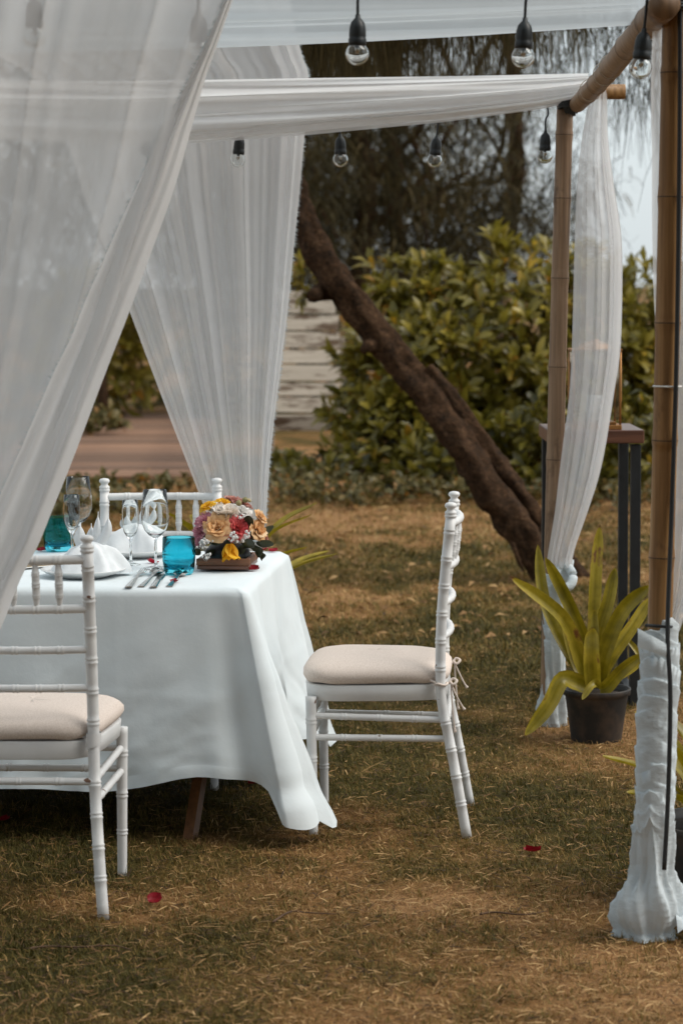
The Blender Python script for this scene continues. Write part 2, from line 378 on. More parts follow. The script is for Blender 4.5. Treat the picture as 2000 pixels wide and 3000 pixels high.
def make_grass():
    P = []
    for (y0, y1, dens) in ((4.6, 7.2, 23000), (7.2, 9.6, 15000), (9.6, 13.5, 5600), (13.5, 18, 2400)):
        xa, xb = -.165 * y1 - .25, .165 * y1 + .25
        n = int((xb - xa) * (y1 - y0) * dens); P.append(np.stack([nrng.uniform(xa, xb, n), nrng.uniform(y0, y1, n)], -1))
    P = np.concatenate(P); x, y = P[:, 0], P[:, 1]
    p = patch(x, y); cl = fbm(x * 14, y * 14, 77, 2)
    c2 = vnoise(x * 42, y * 42, 15); keep = nrng.random(len(x)) * np.where(c2 < .36, 2.6, 1) < np.clip(1.2 - p * .55 + (cl - .5) * 1.2, .45, 1)
    x, y, p, cl = x[keep], y[keep], p[keep], cl[keep]; n = len(x)
    L = nrng.uniform(.008, .026, n) * (1.15 - .45 * p) * (.6 + .9 * cl) * np.where(nrng.random(n) < .03, 1.9, 1) * np.where(y > 9.6, 1.5, 1)
    W = nrng.uniform(.0007, .0016, n) * np.where(y > 9.6, 2.2, 1) * np.where(y > 13.5, 1.8, 1)
    az = nrng.uniform(0, 2 * PI, n); lean = nrng.uniform(.25, 1.25, n) + .15 * p
    d = np.stack([np.cos(az) * np.sin(lean), np.sin(az) * np.sin(lean), np.cos(lean)], -1)
    d2 = np.stack([np.cos(az + .3) * np.sin(lean + .25), np.sin(az + .3) * np.sin(lean + .25), np.maximum(np.cos(lean + .25), -.05)], -1)
    s = np.stack([-np.sin(az), np.cos(az), np.zeros(n)], -1)
    # turn the flat of most blades towards the viewer a little
    b = np.stack([x, y, gz(x, y) - .001], -1)
    m = b + d * (L * .55)[:, None]; t = m + d2 * (L * .45)[:, None]
    V = np.stack([b - s * W[:, None], b + s * W[:, None], m - s * (W * .8)[:, None], m + s * (W * .8)[:, None], t], 1)
    o = (np.arange(n) * 5)[:, None]
    F = np.concatenate([o + np.array([[0, 1, 3]]), o + np.array([[0, 3, 2]]), o + np.array([[2, 3, 4]])])
    col = np.clip(p * .62 + nrng.normal(.20, .20, n) + (.5 - cl) * .75, 0, 1)
    tag(npmesh('grass', V, F, M['grass'], np.repeat(col, 5)), 'short trampled half dry lawn grass in patches', 'grass', kind='stuff')
    # loose straw and flat dead blades lying about
    n1, n2 = 30000, 600
    n = n1 + n2; y = 4.5 + (nrng.random(n) ** 1.25) * 6.5; x = nrng.uniform(-.165, .165, n) * y * 1.12
    pp = patch(x, y); cl = fbm(x * 14, y * 14, 77, 2)
    big = np.arange(n) >= n1
    L = np.where(big, nrng.uniform(.05, .13, n), nrng.uniform(.012, .042, n)); W = np.where(big, nrng.uniform(.0007, .0012, n), nrng.uniform(.0009, .0019, n))
    az = np.where(big, nrng.normal(.1, .7, n), nrng.uniform(0, PI, n)); k = nrng.normal(0, .05, n); z0 = gz(x, y) + nrng.uniform(.003, .014, n); tl = nrng.normal(0, .16, n)
    pts = []
    for f in (-.5, 0, .5):
        a2 = az + k * f * 2
        pts.append(np.stack([x + np.cos(a2) * L * f, y + np.sin(a2) * L * f, z0 + L * f * tl + (.001 if f == 0 else 0)], -1))
    sd = np.stack([-np.sin(az), np.cos(az), nrng.uniform(-.6, .6, n)], -1) * W[:, None]
    V = np.stack([v for i, q in enumerate(pts) for v in (q - sd * (1 if i == 1 else .5), q + sd * (1 if i == 1 else .5))], 1); o = (np.arange(n) * 6)[:, None]
    F = np.concatenate([o + np.array([[2 * i, 2 * i + 1, 2 * i + 3, 2 * i + 2]]) for i in range(2)])
    col = np.clip(nrng.normal(.34, .30, n) + (pp - .5) * .45, 0, 1)
    tag(npmesh('straw', V, F, M['straw'], np.repeat(col, 6)), 'loose dry straw and dead blades lying over the lawn', 'straw', kind='stuff')
make_grass()

# ------------------------------------------------------------------ leaves
def leaf_quads(base, dirs, up, L, W, cup=.15, obov=.65):
    """arrays of simple leaves: 6 verts, 2 quads + tip folded along midrib"""
    n = len(base); d = dirs / np.linalg.norm(dirs, axis=1, keepdims=True)
    s = np.cross(d, up); s /= np.maximum(np.linalg.norm(s, axis=1, keepdims=True), 1e-6); u = np.cross(s, d)
    L = L[:, None]; W = W[:, None]
    p0 = base; pm = base + d * L * obov + u * L * cup * .4; pt = base + d * L - u * L * cup * .2
    V = np.stack([p0, pm - s * W * .5 + u * W * .22, pm, pm + s * W * .5 + u * W * .22, pt - s * W * .14, pt + s * W * .14], 1)
    o = (np.arange(n) * 6)[:, None]
    F = np.concatenate([o + np.array([[0, 2, 1, 1]]), o + np.array([[0, 3, 2, 2]]), o + np.array([[1, 2, 4, 4]]), o + np.array([[2, 5, 4, 4]]), o + np.array([[2, 3, 5, 5]])])
    return V, F[:, :3]
def rosettes(C, Nrm, nl, Lr, Wr, seed):
    rg = np.random.default_rng(seed); k = len(C) * nl
    c = np.repeat(C, nl, 0); nn = np.repeat(Nrm, nl, 0)
    a = rg.normal(size=(k, 3)); t = np.cross(nn, a); t /= np.linalg.norm(t, axis=1, keepdims=True)
    o = rg.uniform(.25, 1.35, k)[:, None]; d = nn * np.cos(o) + t * np.sin(o)
    L = rg.uniform(*Lr, k); W = L * rg.uniform(*Wr, k)
    return c + nn * rg.uniform(-.03, .03, k)[:, None], d, nn, L, W

def bush(name, label, blobs, count, seed, mat, Lr=(.10, .17), Wr=(.34, .46), colbase=.35, group=None, singles=0, stems=14):
    """blobs: (centre, radii) ellipsoids of the shrub mass"""
    rg = np.random.default_rng(seed); root = empty(name, (blobs[0][0][0], blobs[0][0][1], 0), 0, label, 'shrub', group)
    inv = Vector((-blobs[0][0][0], -blobs[0][0][1], 0))
    vol = np.array([b[1][0] * b[1][2] for b in blobs]); cnt = (count * vol / vol.sum()).astype(int)
    Cs = []; Ns = []
    for (c, r), k in zip(blobs, cnt):
        v = rg.normal(size=(k, 3)); v /= np.linalg.norm(v, axis=1, keepdims=True)
        v[:, 1] = -np.abs(v[:, 1]) * np.where(rg.random(k) < .8, 1, -1)
        rad = 1.03 - np.abs(rg.normal(0, .17, k)); rad += (fbm(v[:, 0] * 4 + c[0], v[:, 2] * 4, seed, 2) - .5) * .75
        p = np.array(c) + v * np.array(r) * rad[:, None]; nn = v + np.array([0, -.15, .65]); nn /= np.linalg.norm(nn, axis=1, keepdims=True)
        ok = p[:, 2] > .04; Cs.append(p[ok]); Ns.append(nn[ok])
    C = np.concatenate(Cs); Nn = np.concatenate(Ns); nl = 9
    c, d, nn, L, W = rosettes(C, Nn, nl, Lr, Wr, seed + 1)
    ht = np.clip(c[:, 2] / 2.2, 0, 1)
    col = np.clip(colbase + rg.normal(0, .16, len(c)) + .0 * ht + np.repeat(rg.normal(0, .10, len(C)), nl), 0, .9)
    col = np.where(rg.random(len(c)) < .035, rg.uniform(.93, 1, len(c)), col)
    c = c + np.array(inv)
    order = np.argsort(c[:, 1] - .4 * nn[:, 2]); sing = order[:singles * 3:3] if singles else []
    mask = np.ones(len(c), bool); mask[sing] = False
    V, F = leaf_quads(c[mask], d[mask], nn[mask], L[mask], W[mask])
    fo = npmesh('foliage', V, F, mat, np.repeat(col[mask], 6), root); fo['kind'] = 'stuff'
    if singles:
        protos = []
        for q in range(8):
            V, F = leaf_quads(np.zeros((1, 3)), np.array([[0, 1, 0.]]), np.array([[0, 0, 1.]]), np.array([1.]), np.array([.36 + .01 * q]))
            me_o = npmesh('leaf', V, F, mat, np.full(6, .1 + .1 * q), root); protos.append(me_o.data); bpy.data.objects.remove(me_o)
        for i in sing:
            dd = Vector(d[i]).normalized(); ss = dd.cross(Vector(nn[i])).normalized(); uu = ss.cross(dd)
            mw = Matrix(((ss.x, dd.x, uu.x, c[i][0]), (ss.y, dd.y, uu.y, c[i][1]), (ss.z, dd.z, uu.z, c[i][2]), (0, 0, 0, 1)))
            link('leaf', protos[int(np.clip(col[i], 0, .79) * 10)], root, mw @ Matrix.Scale(float(L[i]), 4))
    mb = MB()
    big = [b for b in blobs if b[1][0] > .2]
    for k in range(stems):
        b = big[k % len(big)]; cx, cy = b[0][0] + rg.uniform(-.5, .5) * b[1][0], b[0][1] - rg.uniform(.1, .6) * b[1][1]
        p = [Vector((cx, cy, 0))]
        for q in range(5): p.append(p[-1] + Vector((rg.uniform(-.16, .16), rg.uniform(-.14, .08), b[0][2] * 1.3 / 5)))
        mb.tube([q + inv for q in smoothpath(p, 12)], [.014 - .0008 * i for i in range(12)], 6)
    if stems: mb.build('stem', M['twig'], root)
    return root

# ------------------------------------------------------------------ background: shrubs
bush('leafy_shrub', 'big dense yellow green broadleaf shrub behind the leaning trunk', [((1.35, 19.6, .85), (1.20, .9, .92)), ((.66, 19.5, .75), (.62, .8, .80)), ((.44, 19.2, .5), (.42, .5, .62)), ((-.22, 19.6, 1.62), (.10, .1, .14)), ((2.0, 19.5, .65), (.8, .7, .85))], 1500, 3, M['bush'], singles=100, colbase=.46, Lr=(.10, .20), Wr=(.28, .40))
bush('leafy_shrub', 'broadleaf shrub against the white sky behind the high stand', [((2.95, 20.0, .80), (.95, .8, .92)), ((3.6, 20.3, .7), (.8, .8, .95))], 600, 13, M['bush'], singles=60, colbase=.42, Lr=(.10, .19), Wr=(.28, .40))
bush('low_shrub', 'low leafy shrub spilling beside the weathered plank seat', [((.42, 18.7, .16), (.40, .4, .38)), ((1.0, 18.3, .18), (.6, .4, .36)), ((-.2, 19.0, .05), (.5, .4, .16))], 300, 23, M['bush'], Lr=(.09, .17), colbase=.30, stems=6)
bush('low_shrub', 'low dark shrub at the foot of the hedge behind the bamboo pole', [((1.75, 18.0, .2), (.7, .4, .5)), ((2.6, 17.6, .16), (.7, .4, .42))], 330, 33, M['bush'], Lr=(.09, .17), colbase=.30, stems=6)
bush('hedge', 'rounded green hedge at the far end of the plank path', [((-2.5, 30.6, .55), (1.3, .9, .85)), ((-1.2, 30.8, .5), (1.2, .9, .8)), ((-4.1, 30.8, .7), (1.2, .9, 1.0))], 700, 43, M['weed'], Lr=(.08, .14), colbase=.38, stems=6)
bush('ti_plant', 'yellow and rust leafed plant beside the far end of the path', [((-2.95, 28.2, 1.05), (.5, .4, .55)), ((-2.55, 28.4, .75), (.35, .3, .5))], 70, 53, M['bush'], Lr=(.20, .36), Wr=(.2, .3), colbase=.66, stems=5)
bush('low_shrub', 'small clump of weeds at the left edge of the plank path', [((-2.75, 25.0, .08), (.45, .4, .22))], 60, 63, M['weed'], colbase=.5, stems=2)

def added_shade_tree(label, x, y, h, rx, seed):  # out-of-frame trees added to block sky and shade the table front
    t = bush('added_shade_tree', label, [((x, y, h), (rx, 2.6, 2.0)), ((x + .8, y + 1.2, h + 1.2), (rx * .8, 2.2, 1.4)), ((x - .5, y - 1.2, h - 1.2), (rx * .9, 1.4, 1.8))], 420, seed, M['weed'], Lr=(.35, .6), Wr=(.35, .5), colbase=.3, stems=0, group='unseen trees added behind the viewpoint for shade')
    t['category'] = 'tree'; m = MB(); m.tube(smoothpath([(0, -.8, -.1), (.1, -.7, 1.5), (-.05, -.4, 3), (0, 0, h)], 16), [lerp(.22, .10, i / 15) for i in range(16)], 12); m.build('trunk', M['bark'], t)
added_shade_tree('unseen broad leafy tree added for shade behind the viewpoint on the curtain side', -3.4, .1, 5.0, 2.6, 401)
added_shade_tree('unseen broad leafy tree added for shade directly behind the viewpoint', .2, -.3, 5.0, 2.4, 411)
added_shade_tree('unseen broad leafy tree added for shade behind the viewpoint on the open lawn side', 4.0, -.9, 4.9, 2.2, 421)
# creeping ground cover between lawn and shrubs
def ground_cover():
    rg = np.random.default_rng(5); k = 5200
    y = rg.uniform(13.3, 20, k); x = rg.uniform(-.17, .2, k) * y
    w = fbm(x * .8, y * .5, 91, 3) + np.clip((y - 16.5) / 3.5, -.6, .5) * .45 - .25 * np.exp(-((x - .9) ** 2) / .6) * (y < 17)
    ok = (w > .46) & ~((x < -.95) & (y > 18.3)); x, y = x[ok], y[ok]
    C = np.stack([x, y, gz(x, y) + rg.uniform(.01, .12, len(x))], -1); Nn = rg.normal(0, .35, (len(x), 3)) + np.array([0, -.3, 1]); Nn /= np.linalg.norm(Nn, axis=1, keepdims=True)
    c, d, nn, L, W = rosettes(C, Nn, 8, (.035, .09), (.45, .7), 6)
    V, F = leaf_quads(c, d, nn, L, W); col = np.clip(rg.normal(.45, .22, len(c)), 0, .95); col = np.where(rg.random(len(c)) < .04, 1, col)
    tag(npmesh('ground_cover', V, F, M['weed'], np.repeat(col, 6)), 'creeping leafy ground cover in front of the shrubs', 'ground cover', kind='stuff')
    k = 1500; y = rg.uniform(10.5, 21, k); x = rg.uniform(-.17, .2, k) * y; C = np.stack([x, y, gz(x, y) + .012], -1)
    az = rg.uniform(0, 2 * PI, k); d = np.stack([np.cos(az), np.sin(az), rg.uniform(-.1, .35, k)], -1); nn = rg.normal(0, .3, (k, 3)) + [0, 0, 1]
    L = rg.uniform(.03, .08, k); V, F = leaf_quads(C, d, nn, L, L * .4)
    tag(npmesh('leaf_litter', V, F, M['straw'], np.repeat(rg.uniform(0, .8, k), 6)), 'fallen brown leaves on the soil under the shrubs', 'leaf litter', kind='stuff')
ground_cover()

# plank path
def plank_path():
    o = MB(); o.box((-2.2, 24, -.03), (2.2, 9.6, .05)); root = o.build('path', M['ground'], None, False); root['kind'] = 'structure'
    m = MB(); m.box((0, 0, 0), (1, .15, .04), bev=.008); pr = m.build('plank', M['deck'], root, False); me = pr.data; bpy.data.objects.remove(pr)
    n = 56
    for i in range(n):
        y = 19.5 + i * .168; f = i / (n - 1); cx = lerp(-2.05, -2.5, f) + .05 * math.sin(i * 1.7); w = lerp(1.75, 1.9, f) + rnd.uniform(-.08, .08)
        mt = Matrix.Translation((cx, y, .02 + rnd.uniform(-.004, .004) + .0 * f)) @ Matrix.Rotation(rnd.uniform(-.012, .012), 4, 'Z') @ Matrix.Diagonal((w, 1, 1, 1))
        link('plank', me, root, mt)
plank_path()

# weathered plank seat
def plank_seat():
    root = empty('plank_seat', (-.35, 20.7, 0), 0, 'weathered white plank seat behind the leaning trunk', 'bench'); inv = Matrix.Translation((.35, -20.7, 0))
    ysb = [852, 920, 970, 1022, 1067, 1118, 1162, 1211]
    for i in range(7):
        Yt = lerp(21.15, 20.72, i / 6.5); Yb = lerp(21.15, 20.72, (i + .92) / 6.5)
        xl = lerp(812, 778, i / 6); xr = lerp(984, 1006, i / 6) + rnd.uniform(-4, 4)
        a, b, c, d = at(xl, ysb[i] + 2, Yt), at(xr, ysb[i] + 5, Yt), at(xr, ysb[i + 1] - 2, Yb), at(xl, ysb[i + 1] - 4, Yb)
        off = Vector((0, .035, .004)); jit = Vector((0, rnd.uniform(-.008, .008), 0)); m = MB()
        vs = [p + jit for p in (a, b, c, d)] + [p + off + jit for p in (a, b, c, d)]
        m.add(vs, [(3, 2, 1, 0), (4, 5, 6, 7), (0, 1, 5, 4), (1, 2, 6, 5), (2, 3, 7, 6), (3, 0, 4, 7)], rnd.random())
        m.build('plank', M['weathered'], root, False, inv)
    a, b = at(772, 1240, 20.6), at(1012, 1240, 20.6)
    m = MB(); m.box(((a.x + b.x) / 2, 20.62, a.z), (b.x - a.x, .05, .135), bev=.006); m.build('front_rail', M['weathered'], root, False, inv)
    for px in (1000, 786):
        p = at(px, 1240, 20.66); m = MB(); m.box((p.x, 20.7, (p.z + .05) / 2), (.065, .07, p.z + .05), bev=.005); m.build('leg', M['weathered'], root, False, inv)
        m = MB(); m.box((p.x, 21.2, .55), (.065, .06, 1.1), bev=.005); m.build('leg', M['weathered'], root, False, inv)
plank_seat()

# ------------------------------------------------------------------ casuarina trees
def strands(tips, seed, Lr, W, spread=.25, droop=1.0, nper=14, outw=1.0):
    """hanging needle branchlets below each tip"""
    rg = np.random.default_rng(seed); T = np.repeat(np.asarray(tips, float), nper, 0); n = len(T)
    T = T + rg.normal(0, spread, (n, 3)) * np.array([1, 1, .45]); L = rg.uniform(*Lr, n)
    out = rg.normal(0, 1, (n, 3)) * np.array([1, 1, .2]); out /= np.linalg.norm(out, axis=1, keepdims=True)
    k = rg.uniform(.15, .6, n)[:, None] * outw; az = rg.uniform(0, PI, n); s = np.stack([np.cos(az), np.sin(az) * .4, np.zeros(n)], -1)
    rows = []
    for f in (0, .35, .7, 1.0):
        p = T + out * k * L[:, None] * (f * .8 - .25 * f * f) + np.array([0, 0, -1]) * (L * droop * (f * f * .75 + f * .2))[:, None]
        w = (W * (1 - f * .75))
        rows += [p - s * w, p + s * w]
    V = np.stack(rows, 1); o = (np.arange(n) * 8)[:, None]
    F = np.concatenate([o + np.array([[2 * i, 2 * i + 1, 2 * i + 3, 2 * i + 2]]) for i in range(3)])
    return V, F, n
def limb(mb, a, b, r0, r1, seed, n=12, wob=.12, nseg=8):
    rg = random.Random(seed); a = Vector(a); b = Vector(b); pts = [a]
    for i in range(1, 5): pts.append(a.lerp(b, i / 5) + Vector([rg.uniform(-wob, wob) for _ in range(3)]))
    pts.append(b); P = smoothpath(pts, n); mb.tube(P, [lerp(r0, r1, i / (n - 1)) for i in range(n)], nseg); return P
def pine(name, label, base, h, seed, crown, ntip, Lr, W, nper=14, spread=.3, lean=(0, 0), r=.16, nlimb=9, group='casuarina trees behind the shrubs'):
    """crown: list of (centre, radii) relative to the base"""
    rg = np.random.default_rng(seed); root = empty(name, (base[0], base[1], 0), 0, label, 'tree', group)
    mb = MB(); top = Vector((lean[0], lean[1], h)); P = limb(mb, (0, 0, -.1), top, r, r * .35, seed, 16, .18); mb.build('trunk', M['bark'], root)
    lb = MB(); tips = []
    for i in range(nlimb):
        c, rr = crown[i % len(crown)]; s = P[int(lerp(4, 14, (i + .5) / nlimb))]
        e = Vector([c[j] + rg.uniform(-.8, .8) * rr[j] for j in range(3)]); limb(lb, s, e, r * .35, .012, seed + i, 10, .15, 6)
    lb.build('limb', M['bark'], root)
    vol = np.array([b[1][0] * b[1][2] for b in crown]); cnt = (ntip * vol / vol.sum()).astype(int)
    for (c, rr), k in zip(crown, cnt):
        v = rg.normal(size=(k, 3)); v /= np.linalg.norm(v, axis=1, keepdims=True); tips.append(np.array(c) + v * np.array(rr) * (rg.random(k) ** .4)[:, None])
    T = np.concatenate(tips); V, F, n = strands(T, seed + 5, (Lr[0] * .45, Lr[1] * .55), W, spread, .55, nper * 2, 2.6)
    col = np.clip(np.repeat(rg.normal(.45, .2, len(T)), nper * 2) + rg.normal(0, .15, n), 0, 1)
    cr = npmesh('crown', V, F, M['needle'], np.repeat(col, 8), root); cr['kind'] = 'stuff'
    return root
pine('casuarina_tree', 'dark casuarina tree above the middle of the shrubs', (.2, 30, 0), 7, 101, [((.3, 0, 3.4), (2.0, 1.2, 1.6)), ((1.2, .5, 2.2), (1.6, 1, 1.1))], 330, (.5, 1.1), .013)
pine('casuarina_tree', 'casuarina tree hanging above the middle of the plank seat', (-1.6, 28, 0), 7, 111, [((.2, 0, 3.3), (1.7, 1.2, 1.6)), ((.6, .3, 1.9), (1.4, 1, 1.0))], 330, (.5, 1.1), .013)
pine('casuarina_tree', 'thinner casuarina tree with sky gaps left of the far bamboo pole', (2.2, 33, 0), 7, 121, [((.0, 0, 3.2), (1.35, 1, 1.5)), ((-.4, .3, 2.0), (1.5, .8, .9))], 95, (.5, 1.1), .013)
pine('casuarina_tree', 'casuarina tree seen dimly through the tied back curtain', (-4.4, 30, 0), 7.5, 131, [((.2, 0, 3.8), (1.9, 1.2, 2.0)), ((.2, .3, 1.9), (1.8, 1, 1.2))], 340, (.5, 1.1), .014)
pine('casuarina_tree', 'darkest casuarina tree low behind the shrubs', (.9, 36, 0), 8, 141, [((0, 0, 2.2), (2.8, .8, 1.5)), ((-2, 0, 3.0), (2.2, .8, 2.0)), ((-1.2, 0, 4.3), (2.2, .8, 1.5))], 270, (.6, 1.2), .018)

# leaning tree
def leaning_tree():
    root = empty('leaning_tree', (1.2, 12.8, 0), 0, 'rough dark trunk leaning left across the lawn', 'tree'); inv = Matrix.Translation((-1.2, -12.8, 0))
    def knobby(path, r0, r1, seed, name, n=40, nseg=26):
        P = smoothpath(path, n); rows = []; rg = random.Random(seed); ph = [rg.uniform(0, 6) for _ in range(6)]
        prev = None
        for i, p in enumerate(P):
            t = (P[min(i + 1, n - 1)] - P[max(i - 1, 0)]).normalized(); e1 = Vector((0, 1, 0)) - t * t.y; e1.normalize(); e2 = t.cross(e1); r = lerp(r0, r1, i / (n - 1)); row = []
            for j in range(nseg):
                a = 2 * PI * j / nseg
                nz_ = float(fbm(a * 2.2 + seed * 7, i * .28, 55 + seed, 4)) - .5; q = 1 + .55 * nz_ + .07 * math.sin(3 * a + ph[0] + i * .12) + .07 * math.sin(5 * a + ph[1] - i * .21) + .05 * math.sin(i * .9 + ph[2] + 2 * a) + rg.uniform(-.03, .03)
                row.append(p + (e1 * math.cos(a) + e2 * math.sin(a)) * r * q)
            rows.append(row)
        m = MB(); m.grid(rows, True); return m.build(name, M['bark'], root, True, inv)
    A = [at(1650, 1770, 12.6), at(1575, 1640, 12.6), at(1510, 1534, 12.62), at(1430, 1430, 12.65), at(1352, 1310, 12.7), at(1265, 1180, 12.75), at(1165, 1050, 12.85), at(1042, 900, 12.9), at(952, 773, 12.95), at(894, 660, 13.05), at(835, 520, 13.2), at(740, 250, 13.4), at(600, -200, 13.7)]
    knobby(A, .086, .074, 1, 'trunk', 120, 32)
    B = [at(1775, 1790, 12.85), at(1700, 1700, 12.83), at(1585, 1540, 12.8), at(1506, 1425, 12.78), at(1420, 1310, 12.76), at(1330, 1180, 12.76), at(1250, 1080, 12.8)]
    knobby(B, .056, .044, 2, 'trunk', 80, 24)
    m = MB(); s = at(935, 855, 12.95); m.tube([at(985, 850, 12.9), s, at(915, 868, 12.8)], [.06, .05, .035], 8); m.build('branch_stub', M['bark'], root, True, inv)
    m = MB(); m.tube([at(1100, 1010, 12.85), at(1075, 1015, 12.8), at(1062, 1030, 12.78)], [.05, .035, .02], 8); m.build('branch_stub', M['bark'], root, True, inv)
    m = MB(); m.tube([at(1500, 1590, 12.5), at(1520, 1650, 12.5), at(1535, 1675, 12.5)], [.012, .012, .004], 6); m.build('aerial_root', M['bark'], root, True, inv)
    # high limbs reaching over the pergola with drooping branchlets
    lb = MB(); tips = []; rg = np.random.default_rng(9)
    for k, (px, py, Y) in enumerate([(900, -150, 12.5), (1150, -230, 12.2), (1350, -200, 12.8), (1500, -260, 12.4), (1020, -120, 14), (1300, -120, 14.2), (760, -100, 13)]):
        e = at(px, py, Y); limb(lb, at(640, -60, 13.6), e, .05, .012, 60 + k, 10, .1, 6)
        for q in range(26): tips.append(np.array(e) + rg.normal(0, 1, 3) * np.array([.30, .5, .12]))
    lb.build('limb', M['bark'], root, True, inv)
    V, F, n = strands(tips, 77, (.35, .75), .0042, .10, 1.0, 34); V = V + np.array([-1.2, -12.8, 0])
    cr = npmesh('crown', V, F, M['needle'], np.repeat(np.clip(rg.normal(.6, .2, n), 0, 1), 8), root); cr['kind'] = 'stuff'
leaning_tree()
def overhang_tree():
    root = empty('casuarina_tree', (4.6, 15.5, 0), 0, 'casuarina drooping thin dark sprays against the white sky', 'tree', 'casuarina trees behind the shrubs'); inv = Matrix.Translation((-4.6, -15.5, 0))
    m = MB(); P = limb(m, (4.6, 15.5, -.1), (3.6, 15.3, 6), .17, .06, 5, 16, .12); m.build('trunk', M['bark'], root, True, inv)
    lb = MB(); tips = []; rg = np.random.default_rng(19)
    for k, (px, py, Y, nt) in enumerate([(1830, 80, 14.5, 6), (1915, 150, 15, 8), (1760, -40, 14.8, 8), (1935, 300, 15, 3), (1660, 20, 15, 9), (1590, 90, 15.4, 6), (1800, -140, 15.2, 6)]):
        e = at(px, py, Y); limb(lb, P[9 + k % 6], e, .04, .008, 80 + k, 10, .12, 6)
        for q in range(nt): tips.append(np.array(e) + rg.normal(0, 1, 3) * np.array([.16, .3, .10]))
    lb.build('limb', M['bark'], root, True, inv)
    V, F, n = strands(tips, 97, (.25, .62), .0036, .07, .9, 18, 1.5); V = V + np.array([-4.6, -15.5, 0])
    cr = npmesh('crown', V, F, M['needle'], np.repeat(np.clip(rg.normal(.3, .2, n), 0, 1), 8), root); cr['kind'] = 'stuff'
overhang_tree()

# ------------------------------------------------------------------ bamboo pergola
def bamboo_pole(name, a, b, r0, r1, mat, parent, nodes=None, nseg=16, wob=.004, seed=1):
    a = Vector(a); b = Vector(b); L = (b - a).length; rg = random.Random(seed)
    if nodes is None: nodes = [x + rg.uniform(-.03, .03) for x in np.arange(.2, L - .05, .29)]
    ts = sorted(set([0.0, L] + [round(x, 4) for x in np.linspace(0, L, 24)] + [round(max(0, min(L, n + e)), 4) for n in nodes for e in (-.03, -.012, -.003, .003, .012, .03)]))
    path = []; rad = []
    ph = rg.uniform(0, 6)
    for t in ts:
        f = t / L; p = a.lerp(b, f) + Vector((math.sin(t * 2.1 + ph), math.cos(t * 1.7 + ph), 0)) * wob
        r = lerp(r0, r1, f); dn = min([abs(t - n) for n in nodes] + [9])
        r *= 1 + (.07 if dn < .005 else .045 if dn < .014 else 0); path.append(p); rad.append(r)
    m = MB(); m.tube(path, rad, nseg); o = m.build(name, mat, parent)
    d = (b - a).normalized()
    for n in nodes:
        f = n / L; p = a.lerp(b, f) + Vector((math.sin(n * 2.1 + ph), math.cos(n * 1.7 + ph), 0)) * wob; r = lerp(r0, r1, f)
        q = MB(); q.tube([p - d * .0018, p, p + d * .0018], [r * 1.06, r * 1.092, r * 1.06], nseg, False); q.build('node_ring', M['bamboo_node'], o)
    return o
def lashing(c, axis, r, turns, mat, parent, tr=.004, name='lashing', pitch=.007):
    axis = Vector(axis).normalized(); e1 = axis.orthogonal().normalized(); e2 = axis.cross(e1); P = []
    for i in range(turns * 16 + 1):
        t = i / 16; P.append(Vector(c) + axis * pitch * (t - turns / 2) + (e1 * math.cos(2 * PI * t) + e2 * math.sin(2 * PI * t)) * r)
    m = MB(); m.tube(P, tr, 6); return m.build(name, mat, parent)
PG = empty('pergola', (0, 0, 0), 0, 'brown bamboo pole pergola standing over the dining table', 'pergola')
fr_b, fr_t = at(1906, 2745, 5.66), at(1979, -60, 5.66); rr_b, rr_t = at(1604, 2125, 8.45), at(1655, 300, 8.45)
def zs(pxs, a, b, Y):
    L = (b - a).length; out = []
    for px, py in pxs:
        p = at(px, py, Y); out.append((p.z - a.z) / (b.z - a.z) * L)
    return out
bamboo_pole('pole', fr_b, fr_t, .0295, .0285, M['bamboo'], PG, zs([(1970, 214), (1962, 577), (1955, 946), (1943, 1290), (1932, 1633), (1925, 1990)], fr_b, fr_t, 5.66), wob=.002, seed=2)
bamboo_pole('pole', rr_b, rr_t, .033, .0285, M['bamboo_pale'], PG, zs([(1652, 395), (1650, 581), (1642, 815), (1633, 1075), (1625, 1346), (1615, 1700)], rr_b, rr_t, 8.45), wob=.002, seed=3)
for yy in (5.66, 8.45): bamboo_pole('pole', (-2.24, yy, 0), (-2.26, yy, 2.7 if yy > 8 else 2.25), .033, .028, M['bamboo'], PG, seed=int(yy * 10))
sb_f, sb_r = at(1950, 12, 5.50), at(1692, 305, 8.42)
bamboo_pole('beam', sb_f, sb_r, .034, .029, M['bamboo_pale'], PG, [.35, .95, 1.55, 2.1, 2.5], seed=5)
bamboo_pole('beam', (-2.3, 5.4, 2.17), (-2.3, 8.7, 2.17), .032, .028, M['bamboo_pale'], PG, seed=6)
cb = at(1826, 269, 8.5)
bamboo_pole('beam', (cb.x, 8.5, cb.z), (-2.5, 8.52, 2.23), .026, .028, M['bamboo'], PG, [.30, .7, 1.1, 1.5, 2.0], seed=7)
bamboo_pole('beam', (.95, 5.60, 2.265), (-2.5, 5.60, 2.265), .026, .028, M['bamboo'], PG, seed=8)
bamboo_pole('curtain_rail', (-2.45, 8.70, 2.62), (.05, 8.70, 2.60), .022, .02, M['bamboo'], PG, seed=9)
bamboo_pole('brace', (-2.22, 8.66, 2.25), (-1.3, 8.69, 2.61), .018, .018, M['bamboo'], PG, seed=10)
lashing(at(1664, 308, 8.45), (1, 0, .15), .036, 5, M['black'], PG, .0055)
lashing(at(1668, 310, 8.45), (0, .2, 1), .040, 4, M['black'], PG, .0055)
lashing(at(1968, 8, 5.62), (0, 0, 1), .044, 5, M['black'], PG, .006)
lashing(at(1975, 30, 5.66), (0, 0, 1), .032, 1, M['ziptie'], PG, .0022, 'zip_tie', .004)
lashing(at(1953, 1132, 5.66), (.03, 0, 1), .0325, 1, M['ziptie'], PG, .0025, 'zip_tie', .002)
